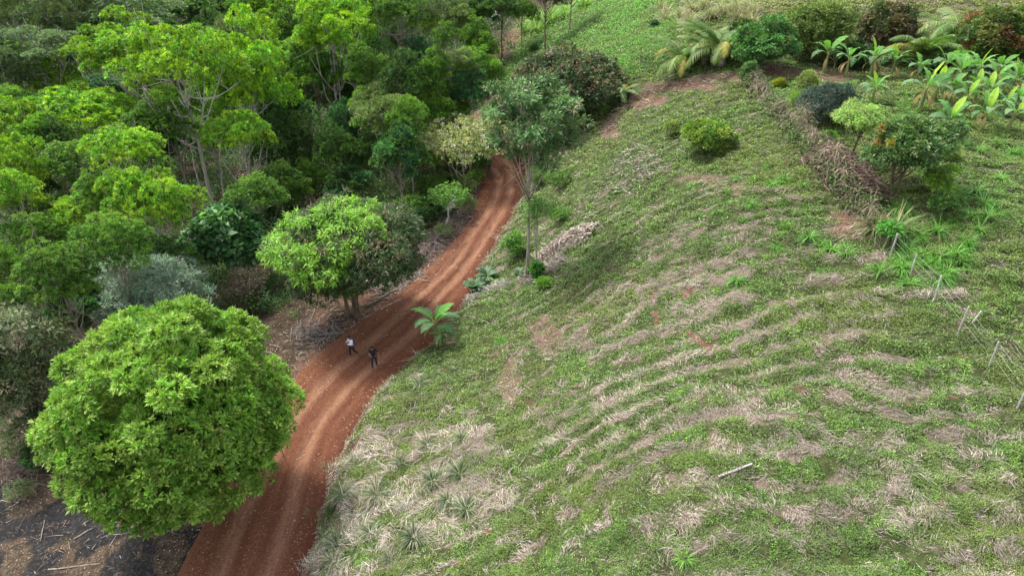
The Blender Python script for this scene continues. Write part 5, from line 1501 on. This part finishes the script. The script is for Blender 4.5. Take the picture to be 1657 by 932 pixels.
o = talltuft(tuft_mesh(434, ((.24, .19, .12), (.18, .15, .09), (.10, .15, .05)), 200, 1.5, .05, 1.1).mesh("grass_tuft", M_DRY), 1415, 372, 1.1, "brown withered grass mound at the lower end of the brush pile", None)

# ------------------------------------------------------------------ hedge line and heaps
def hedge_row():
    """overgrown dead vine hedge: leaves and dry stems draped over a row of stakes"""
    rng = np.random.RandomState(600); g = Geo(); g2 = Geo(); stakes = []
    H = np.array([(1212,130),(1228,158),(1256,190),(1292,228),(1322,262),(1350,300),(1385,340),(1408,368)], float)
    P = np.array([gpt(a, b)[:3] for a, b in H]); L = np.r_[0, np.cumsum(np.linalg.norm(np.diff(P, axis=0), axis=1))]
    n = 2600; s = rng.uniform(0, L[-1], n)
    x = np.interp(s, L, P[:, 0]) + rng.normal(0, .25, n); y = np.interp(s, L, P[:, 1]) + rng.normal(0, .22, n)
    h = 2.1 * fbm(s / 1.5, s * 0, 2, 7) * 1.3 * rng.rand(n) ** .6
    D = np.stack([rng.normal(0, .6, n), rng.normal(0, .6, n) - .2, rng.uniform(-.6, 1, n)], 1)
    c = np.array([(.20, .15, .11), (.28, .22, .16), (.13, .10, .075), (.10, .13, .05)])[rng.randint(0, 4, n)]
    blades(g, np.stack([x, y, gz(x, y) + h], 1), D, rng.uniform(.3, 1.0, n), .05, c * np.exp(rng.normal(0, .2, (n, 1))), 3, 1.1, rng=rng)
    n = 4200; s = rng.uniform(0, L[-1], n); ok = fbm(s / 2.2, s * 0 + 5, 2, 17) > .38; s = s[ok]; n = len(s)
    x = np.interp(s, L, P[:, 0]) + rng.normal(0, .5, n); y = np.interp(s, L, P[:, 1]) + rng.normal(0, .4, n)
    leaves(g2, np.stack([x, y, gz(x, y) + rng.uniform(.1, 1.2, n)], 1), sphere_dirs(rng, n) + [0, -.2, .2], sphere_dirs(rng, n) * .4 + [0, 0, 1], .22, .13,
           np.array([(.10, .17, .05), (.13, .20, .07), (.08, .12, .05)])[rng.randint(0, 3, n)] * np.exp(rng.normal(0, .2, (n, 1))), droop=.2)
    for s in np.arange(.5, L[-1], 1.3):
        x = np.interp(s, L, P[:, 0]) + rng.normal(0, .1); y = np.interp(s, L, P[:, 1]); z = float(gz(x, y)); k = rng.uniform(.9, 1.4)
        gs = Geo(); tube(gs, [(x, y, z - .3), (x + rng.normal(0, .08), y, z + k)], [.045, .035], 6, (.26, .21, .17)); stakes.append(gs)
    root = thing("hedge", "withered vine-covered hedge running down from the hilltop to the brush pile", "hedge")
    obj("dry_vines", g, M_DRY, root); obj("foliage", g2, M_LEAF, root); [obj("stake", q, M_STICK, root) for q in stakes]
hedge_row()

def heap(name, label, pts, width, height, n, Lr, r, cols, seed, flat=.12, cat="brush pile", al=None, dead=0):
    rng = np.random.RandomState(seed); g = Geo()
    P = np.array([gpt(a, b)[:3] for a, b in pts]); L = np.r_[0, np.cumsum(np.linalg.norm(np.diff(P, axis=0), axis=1))]
    for i in range(n):
        s = rng.uniform(0, L[-1]); o = rng.normal(0, width * .4)
        k = min(np.searchsorted(L, s), len(P) - 1); k = max(k, 1); t = nrm(P[k] - P[k - 1]); nn = np.array([t[1], -t[0], 0])
        x = np.interp(s, L, P[:, 0]) + nn[0] * o; y = np.interp(s, L, P[:, 1]) + nn[1] * o
        h = height * math.exp(-(o / (width * .5)) ** 2) * rng.rand() ** .7
        a = rng.uniform(0, 6.28) if al is None else al + rng.normal(0, .5)
        ln = rng.uniform(*Lr) * .5; d = np.array([math.cos(a), math.sin(a), rng.normal(0, flat)])
        c = np.array([x, y, float(gz(x, y)) + h + r])
        m = c + rng.normal(0, .16, 3) * ln * 2
        e1 = c - d * ln; e2 = c + d * ln
        e1[2] = max(e1[2], float(gz(e1[0], e1[1])) + .01); e2[2] = max(e2[2], float(gz(e2[0], e2[1])) + .01)
        rr = r * rng.uniform(.5, 1.3)
        tube(g, np.array([e1, m, e2]), [rr, rr * .8, rr * .45], 4, np.array(cols[rng.randint(len(cols))]) * math.exp(rng.normal(0, .15)))
    if dead:
        k = dead; s = rng.uniform(0, L[-1], k); o = rng.normal(0, width * .36, k)
        x = np.interp(s, L, P[:, 0]) + o * .5; y = np.interp(s, L, P[:, 1]) + o * .6
        h = height * np.exp(-(o / (width * .5)) ** 2) * rng.rand(k)
        cc = np.array(cols)[rng.randint(0, len(cols), k)] * np.exp(rng.normal(0, .2, (k, 1)))
        leaves(g, np.stack([x, y, gz(x, y) + h + .05], 1), sphere_dirs(rng, k) * [1, 1, .5], sphere_dirs(rng, k) * .6 + [0, 0, 1], rng.uniform(.2, .6, k), rng.uniform(.06, .16, k), cc, cup=.3, droop=.3)
    return tag(obj(name, g, M_STICK), label, cat)
BR = [(.20, .14, .105), (.15, .10, .08), (.27, .20, .155), (.11, .07, .055)]
PALEC = [(.38, .32, .26), (.30, .24, .19), (.46, .41, .34), (.19, .14, .11)]
heap("brush_pile", "long heap of brown dead branches below the blue-grey bush", [(1330,255),(1352,278),(1385,305),(1410,335)], 1.8, 1.4, 900, (.6, 2.2), .026, BR, 610)
heap("brush_pile", "low heap of bleached palm stalks beside the slender tree", [(872,425),(895,405),(925,385),(958,376)], 1.9, .5, 420, (.4, 1.5), .030, PALEC, 611, dead=900)
heap("brush_pile", "dark tangle of sticks under the bleached stalk heap", [(850,462),(880,440),(915,420)], 1.8, .35, 360, (.4, 1.4), .02, [(.24, .20, .17), (.40, .36, .31), (.13, .10, .085)], 612)
heap("brush_pile", "thin spread of bleached dead branches on the upper slope", [(1000,275),(1025,288),(1050,292),(1022,262), (1010,250)], 4.2, .3, 260, (.5, 1.8), .02, [(.27, .24, .20), (.20, .17, .13), (.36, .33, .28), (.10, .12, .06)], 613, dead=260)['kind'] = 'stuff'
heap("brush_pile", "grey brush of dead twigs along the road's forest side", [(745,345),(725,375),(700,400),(672,430)], 2.6, .9, 760, (.5, 2.0), .018, [(.22, .17, .14), (.32, .27, .23), (.14, .10, .08)], 614, dead=500)
heap("brush_pile", "brushwood and bark strewn behind the mango tree trunk", [(600,470),(625,462),(655,452),(675,440)], 2.6, .4, 420, (.4, 1.6), .03, [(.32, .27, .23), (.22, .17, .14), (.42, .37, .31)], 615)
heap("brush_pile", "charred and grey sticks below the mango tree", [(480,545),(520,535),(550,540)], 2.4, .3, 260, (.4, 1.5), .02, [(.20, .17, .16), (.12, .10, .095), (.34, .31, .28)], 616)
heap("brush_pile", "reddish-brown debris row along the soil belt below the lush hillside", [(985,215),(1005,180),(1040,155),(1100,138),(1180,128)], 1.6, .3, 620, (.3, 1.3), .022, [(.22, .15, .12), (.30, .23, .18), (.14, .09, .07)], 617)['kind'] = 'stuff'
heap("brush_pile", "brown dry brush at the edge of the burnt ground", [(10,700),(40,730),(70,760),(30,770)], 3.2, .7, 560, (.5, 2.0), .015, [(.22, .16, .13), (.30, .24, .20), (.14, .10, .085)], 618)
heap("brush_pile", "grey twigs fringing the road bank above the cycad plants", [(755,492),(775,478),(800,466),(822,458)], .9, .25, 260, (.3, 1.0), .016, [(.42, .38, .34), (.30, .26, .22), (.5, .46, .42)], 619)
def log(label, p0, p1, r, seed, mat=None, name="log", cat="log", lift=.5, sides=9, col=(1, 1, 1)):
    a = gpt(*p0); b = gpt(*p1); rng = np.random.RandomState(seed); f = np.linspace(0, 1, 7)[:, None]
    P = np.array(a[:3]) * (1 - f) + np.array(b[:3]) * f + np.cumsum(rng.normal(0, .012, (7, 3)), 0)
    P[:, 2] = np.maximum(P[:, 2], [float(rz_at(q[0], q[1])[0]) for q in P]) + r * lift
    o0 = P[0].copy(); g = Geo(); tube(g, P - o0, r * (1 - .25 * f[:, 0]), sides, col)
    o = obj(name, g, mat or M_BARK, None, True, tuple(o0)); return tag(o, label, cat)
log("long fallen log lying right beside the mango tree trunk", (592, 498), (640, 470), .13, 1, M_BARK_DARK)
log("second fallen log, thinner, edging the road below the first", (590, 515), (652, 486), .07, 2)
log("short thick log among the brushwood behind the mango tree", (610, 458), (650, 455), .12, 3)
log("pale bare branch lying on the burnt ground at the bottom", (78, 921), (162, 912), .03, 4, M_BARK, "branch", "branch")
log("short pale stick standing out on the ash near the round tree", (66, 876), (74, 842), .022, 5, M_BARK, "branch", "branch")
log("grey half-burnt stick just below the round tree", (120, 872), (150, 856), .04, 6, M_BARK, "branch", "branch")
log("small pale stick lying on the road beside the round tree", (480, 746), (493, 735), .02, 7, M_BARK_PALE, "branch", "branch")
log("thick pale bamboo stalk on the lower edge of the bleached heap", (925, 402), (952, 386), .06, 8, M_BARK_PALE, "branch", "branch")
log("small crooked dead branch on the upper slope beside the bleached branches", (1046, 300), (1030, 272), .05, 9, M_BARK_DARK, "branch", "branch")

# ------------------------------------------------------------------ fence posts
def post_geo(h, seed):
    rng = np.random.RandomState(seed); g = Geo(); w = .04
    prof = [(-.3, w * 1.1), (0, w * 1.08), (h * .5, w), (h - .04, w * .92), (h, w * .62)]
    V = []
    for zz, ww in prof:
        for sx, sy in ((-1, -1), (1, -1), (1, 1), (-1, 1)):
            V.append((sx * ww + rng.normal(0, .004), sy * ww * .9 + rng.normal(0, .004), zz))
    Q = [(i * 4 + j, i * 4 + (j + 1) % 4, i * 4 + 4 + (j + 1) % 4, i * 4 + 4 + j) for i in range(4) for j in range(4)] + [(16, 17, 18, 19)]
    g.add(V, Q, None, (1, 1, 1))
    return g
M_POST = solid_mat("bleached_post", (.20, .19, .17), (.42, .40, .37), 12, .75, (1, 1, .2), bump=.4)
PB = []
for i, (bx, by, h, lean, lab) in enumerate([
    (1440, 416, 1.45, .0, "pale fence post beside the fern-leaved tree, highest of the fence line"), (1472, 447, 1.3, .12, "thin pale fence post, second down the fence line"),
    (1511, 488, 1.45, .10, "pale fence post, third down the fence line"), (1549, 541, 1.55, .06, "tall pale fence post, fourth down the fence line"),
    (1600, 593, 1.35, .08, "pale fence post, fifth down the fence line"), (1646, 660, 1.45, .08, "pale fence post at the picture edge, lowest of the fence line"),
    (1574, 522, .7, .35, "short leaning stub behind the tall fourth fence post")]):
    x, y, z, t = gpt(bx, by)
    o = obj("fence_post", post_geo(h, 700 + i), M_POST, None, False, (x, y, z)); o.rotation_euler = (rs.normal(0, .03), lean, rs.uniform(0, 1.5))
    tag(o, lab, "fence post", "posts of the wire fence")
    if h > 1: PB.append((x + math.sin(lean) * h, y, z + h))
g = Geo()
for a, b in zip(PB[:-1], PB[1:]):
    for dh in (.15, .5, .9):
        a2 = np.array(a) - [0, 0, dh]; b2 = np.array(b) - [0, 0, dh]
        tube(g, np.array([a2, (a2 + b2) / 2 - [0, 0, .05], b2]), .004, 3, (.5, .5, .5))
tag(obj("fence_wire", g, M_STICK), "thin sagging wire strands strung between the pale fence posts", "wire")
# fallen post with nail holes / notches, lying on the mown slope
a = gpt(1162, 774); b = gpt(1217, 753)
v = np.array(b[:3]) - np.array(a[:3]); ln = float(np.linalg.norm(v))
root = thing("fallen_post", "pale fence post lying flat on the mown slope", "fallen post", (a[0], a[1], a[2] + .10), 0)
po = obj("post", post_geo(ln, 720), M_POST, root); po.location = (0, 0, 0)
import mathutils
q = mathutils.Vector(v.tolist()).to_track_quat('Z', 'Y'); root.rotation_mode = 'QUATERNION'; root.rotation_quaternion = q
po.data.transform(mathutils.Matrix.Identity(4))
for vv in po.data.vertices:
    if vv.co.z < 0: vv.co.z = 0
for k, zz in enumerate((.12, .30, .42, .95, 1.1)):
    gk = Geo(); zz = zz * ln / 1.7
    V = [(sx * .066, sy * .060, zz + dz) for dz in (0, .05) for sx, sy in ((-1, -1), (1, -1), (1, 1), (-1, 1))]
    gk.add(V, [(0, 1, 2, 3), (4, 7, 6, 5), (0, 4, 5, 1), (1, 5, 6, 2), (2, 6, 7, 3), (3, 7, 4, 0)], None, (.2, .17, .14))
    obj("wire_binding", gk, M_STICK, root)

# ------------------------------------------------------------------ the two people
def skin_obj(name, joints, edges, mat, parent, sub=2, root=0):
    me = bpy.data.meshes.new(name)
    me.from_pydata([j[:3] for j in joints], edges, [])
    o = bpy.data.objects.new(name, me); COL.objects.link(o); o.parent = parent
    me.materials.append(mat)
    sk = o.modifiers.new("skin", 'SKIN'); sk.use_smooth_shade = True
    if not me.skin_vertices: me.skin_vertices.new()
    lay = me.skin_vertices[0].data
    for i, j in enumerate(joints):
        r = j[3]; lay[i].radius = r if isinstance(r, tuple) else (r, r)
        lay[i].use_root = (i == root)
    sb = o.modifiers.new("sub", 'SUBSURF'); sb.levels = sub; sb.render_levels = sub
    return o
def pmat(name, c, rough=.8):
    return solid_mat(name, tuple(k * .8 for k in c), tuple(min(1, k * 1.15) for k in c), 14, rough, bump=.15)
M_SKIN = pmat("skin", (.24, .13, .085), .6); M_HAIR = pmat("hair", (.012, .010, .009), .5); M_WHITE = pmat("white_cloth", (.66, .70, .78))
M_BLACK = pmat("black_cloth", (.016, .016, .02)); M_NAVY = pmat("navy_cloth", (.02, .024, .045)); M_SHOE = pmat("shoe", (.10, .08, .07)); M_PHONE = pmat("phone_body", (.02, .02, .02), .3)
M_BAG = pmat("bag_cloth", (.03, .05, .11))

def lerp3(a, b, t): return tuple(a[i] + (b[i] - a[i]) * t for i in range(3))
def person(label, px, py, rz, J, shirt, pants, long_sleeve, phone_hand=None, bag=False):
    """J: joints of the pose in metres, x right of the body, -y forward, z up"""
    x, y, _, t = gpt(px, py); z = float(rz_at(x, y)[0])
    r = thing("person", label, "person", (x, y, z), rz)
    # body: one continuous surface
    js = []; ed = []
    def add(p, rad, prev=None):
        js.append((*p, rad)); i = len(js) - 1
        if prev is not None: ed.append((prev, i))
        return i
    pel = add(J['pelvis'], (.145, .11)); bel = add(lerp3(J['pelvis'], J['chest'], .5), (.13, .10), pel); che = add(J['chest'], (.165, .115), bel)
    nb = add(lerp3(J['chest'], J['neck'], .75), (.07, .065), che); nk = add(J['neck'], .055, nb); hd = J['head']
    add(lerp3(J['neck'], hd, .45), (.068, .078), nk); h1 = len(js) - 1; h2 = add(hd, (.079, .096), h1); add((hd[0], hd[1] + .005, hd[2] + .085), (.055, .065), h2)
    for s in ('l', 'r'):
        sh = add(J['sho_' + s], .062, che); el = J['elb_' + s]; wr = J['wri_' + s]
        a = add(lerp3(J['sho_' + s], el, .5), .050, sh); e = add(el, .040, a); f = add(lerp3(el, wr, .4), .037, e); w = add(wr, .026, f)
        d = np.array(wr) - np.array(el); d /= np.linalg.norm(d); side = np.cross(d, [0, -1, .2]); side /= np.linalg.norm(side); up_ = np.cross(side, d)
        p = np.array(wr) + d * .055; palm_ = add(tuple(p), (.034, .018), w)
        for k, (o_, ln) in enumerate(((-.028, .068), (-.010, .080), (.009, .076), (.026, .060))):
            b = p + d * .035 + side * o_; m = b + d * ln * .5 + up_ * .012; tt_ = m + d * ln * .35 + up_ * .028
            i1 = add(tuple(b), .010, palm_); i2 = add(tuple(m), .009, i1); add(tuple(tt_), .0075, i2)
        b = np.array(wr) + d * .03 - side * .035; i1 = add(tuple(b), .012, palm_); add(tuple(b + d * .035 - side * .022), .009, i1)
    for s in ('l', 'r'):
        hp = add(J['hip_' + s], .088, pel); kn = J['kne_' + s]; an = J['ank_' + s]
        a = add(lerp3(J['hip_' + s], kn, .5), .074, hp); k = add(kn, .053, a); c = add(lerp3(kn, an, .35), .052, k); b = add(an, .034, c)
        add((an[0], an[1] - .07, an[2] - .045), .034, b)
    body = skin_obj("body", js, ed, M_SKIN, r)
    # clothing
    js2 = []; ed2 = []
    def add2(p, rad, prev=None):
        js2.append((*p, rad)); i = len(js2) - 1
        if prev is not None: ed2.append((prev, i))
        return i
    hem = add2(lerp3(J['pelvis'], J['chest'], -.32), (.168, .138)); b2 = add2(lerp3(J['pelvis'], J['chest'], .5), (.155, .125), hem); c2 = add2(J['chest'], (.185, .135), b2)
    add2(lerp3(J['chest'], J['neck'], .62), (.095, .085), c2)
    for s in ('l', 'r'):
        sh = add2(J['sho_' + s], .078, c2); el = J['elb_' + s]; wr = J['wri_' + s]
        a = add2(lerp3(J['sho_' + s], el, .55), .066, sh)
        if long_sleeve:
            e = add2(el, .056, a); add2(lerp3(el, wr, .55), .048, e); add2(lerp3(el, wr, .92), .040, len(js2) - 1)
        else: add2(lerp3(J['sho_' + s], el, .72), .064, a)
    skin_obj("shirt", js2, ed2, shirt, r)
    js2, ed2 = [], []
    p0 = add2(lerp3(J['pelvis'], J['chest'], .12), (.152, .122)); p1 = add2(J['pelvis'], (.160, .128), p0)
    for s in ('l', 'r'):
        hp = add2(J['hip_' + s], .100, p1); kn = J['kne_' + s]; an = J['ank_' + s]
        a = add2(lerp3(J['hip_' + s], kn, .5), .088, hp); k = add2(kn, .070, a); c = add2(lerp3(kn, an, .5), .062, k); add2(lerp3(kn, an, .98), .056, c)
    skin_obj("trousers", js2, ed2, pants, r)
    # hair cap, eyes, nose, mouth, ears
    g = Geo(); h = np.array(hd)
    def ell(g, c, rad, zlo=-1.0, col=(1, 1, 1), nu=14, nv=9, tilt=0):
        V = []
        for i in range(nv + 1):
            zz = zlo + (1 - zlo) * i / nv; rr = math.sqrt(max(0, 1 - zz * zz))
            for j in range(nu):
                a = j / nu * 6.2832; V.append((c[0] + rad[0] * rr * math.cos(a), c[1] + rad[1] * rr * math.sin(a) + tilt * zz, c[2] + rad[2] * zz))
        Q = [(i * nu + j, i * nu + (j + 1) % nu, (i + 1) * nu + (j + 1) % nu, (i + 1) * nu + j) for i in range(nv) for j in range(nu)]
        g.add(V, Q, None, col)
    ell(g, h + [0, .022, .035], (.090, .108, .098), -.25)
    ell(g, h + [0, .055, -.01], (.078, .06, .085), -.9)
    obj("hair", g, M_HAIR, r, True)
    g = Geo()
    for sx in (-.031, .031): ell(g, h + [sx, -.088, .012], (.014, .010, .009))
    obj("eyes", g, M_HAIR, r, True)
    g = Geo(); ell(g, h + [0, -.101, -.012], (.013, .018, .024)); 
    for sx in (-.082, .082): ell(g, h + [sx, .005, -.005], (.012, .022, .032))
    ell(g, h + [0, -.092, -.048], (.024, .008, .007)); obj("face_features", g, M_SKIN, r, True)
    for s in ('l', 'r'):
        an = J['ank_' + s]; g = Geo(); c = np.array([an[0], an[1] - .055, an[2] - .04])
        ell(g, c, (.050, .135, .055), -.75, nu=16); obj("shoe", g, M_SHOE, r, True)
    if phone_hand:
        wr = np.array(J['wri_' + phone_hand]); el = np.array(J['elb_' + phone_hand]); d = (wr - el) / np.linalg.norm(wr - el); c = wr + d * .12 + np.array([0, -.02, .02])
        g = Geo(); V = [(c[0] + sx * .037, c[1] + sy * .005 - sz * .03, c[2] + sz * .07) for sz in (-1, 1) for sx, sy in ((-1, -1), (1, -1), (1, 1), (-1, 1))]
        g.add(V, [(3, 2, 1, 0), (4, 5, 6, 7), (0, 1, 5, 4), (1, 2, 6, 5), (2, 3, 7, 6), (3, 0, 4, 7)], None, (1, 1, 1))
        ph = obj("phone", g, M_PHONE, None); ph.location = r.location; ph.rotation_euler = r.rotation_euler; tag(ph, "small dark phone held up by the person in the white shirt", "phone")
    if bag:
        g = Geo(); c = np.array(J['chest']) + [0, .19, -.08]; ell(g, c, (.15, .10, .22), -1)
        b = obj("backpack", g, M_BAG, None, True); b.location = r.location; b.rotation_euler = r.rotation_euler; tag(b, "dark blue backpack worn by the person in the white shirt", "backpack")
    return r
J1 = dict(pelvis=(0, 0, .93), chest=(0, -.05, 1.25), neck=(0, -.09, 1.46), head=(0, -.15, 1.59), sho_l=(-.18, -.05, 1.38), sho_r=(.18, -.05, 1.38),
          elb_l=(-.26, -.16, 1.14), elb_r=(.27, -.18, 1.14), wri_l=(-.10, -.38, 1.28), wri_r=(.10, -.38, 1.24),
          hip_l=(-.09, 0, .88), hip_r=(.09, 0, .88), kne_l=(-.10, -.16, .50), kne_r=(.09, .05, .49), ank_l=(-.10, -.14, .09), ank_r=(.09, .34, .17))
J2 = dict(pelvis=(0, 0, .94), chest=(0, -.02, 1.27), neck=(0, -.05, 1.49), head=(.0, -.09, 1.62), sho_l=(-.19, -.02, 1.41), sho_r=(.19, -.02, 1.41),
          elb_l=(-.27, -.08, 1.15), elb_r=(.30, .02, 1.13), wri_l=(-.17, -.26, 1.10), wri_r=(.33, -.06, .88),
          hip_l=(-.09, 0, .89), hip_r=(.09, 0, .89), kne_l=(-.13, -.12, .50), kne_r=(.12, .02, .48), ank_l=(-.13, -.20, .09), ank_r=(.14, .14, .12))
person("person in a white long-sleeved shirt and black trousers walking and looking at a phone", 572, 578, math.radians(-48), J1, M_WHITE, M_BLACK, True, 'l', True)
person("person in a black t-shirt and dark trousers walking down the red road", 607, 597, math.radians(8), J2, M_BLACK, M_NAVY, False)
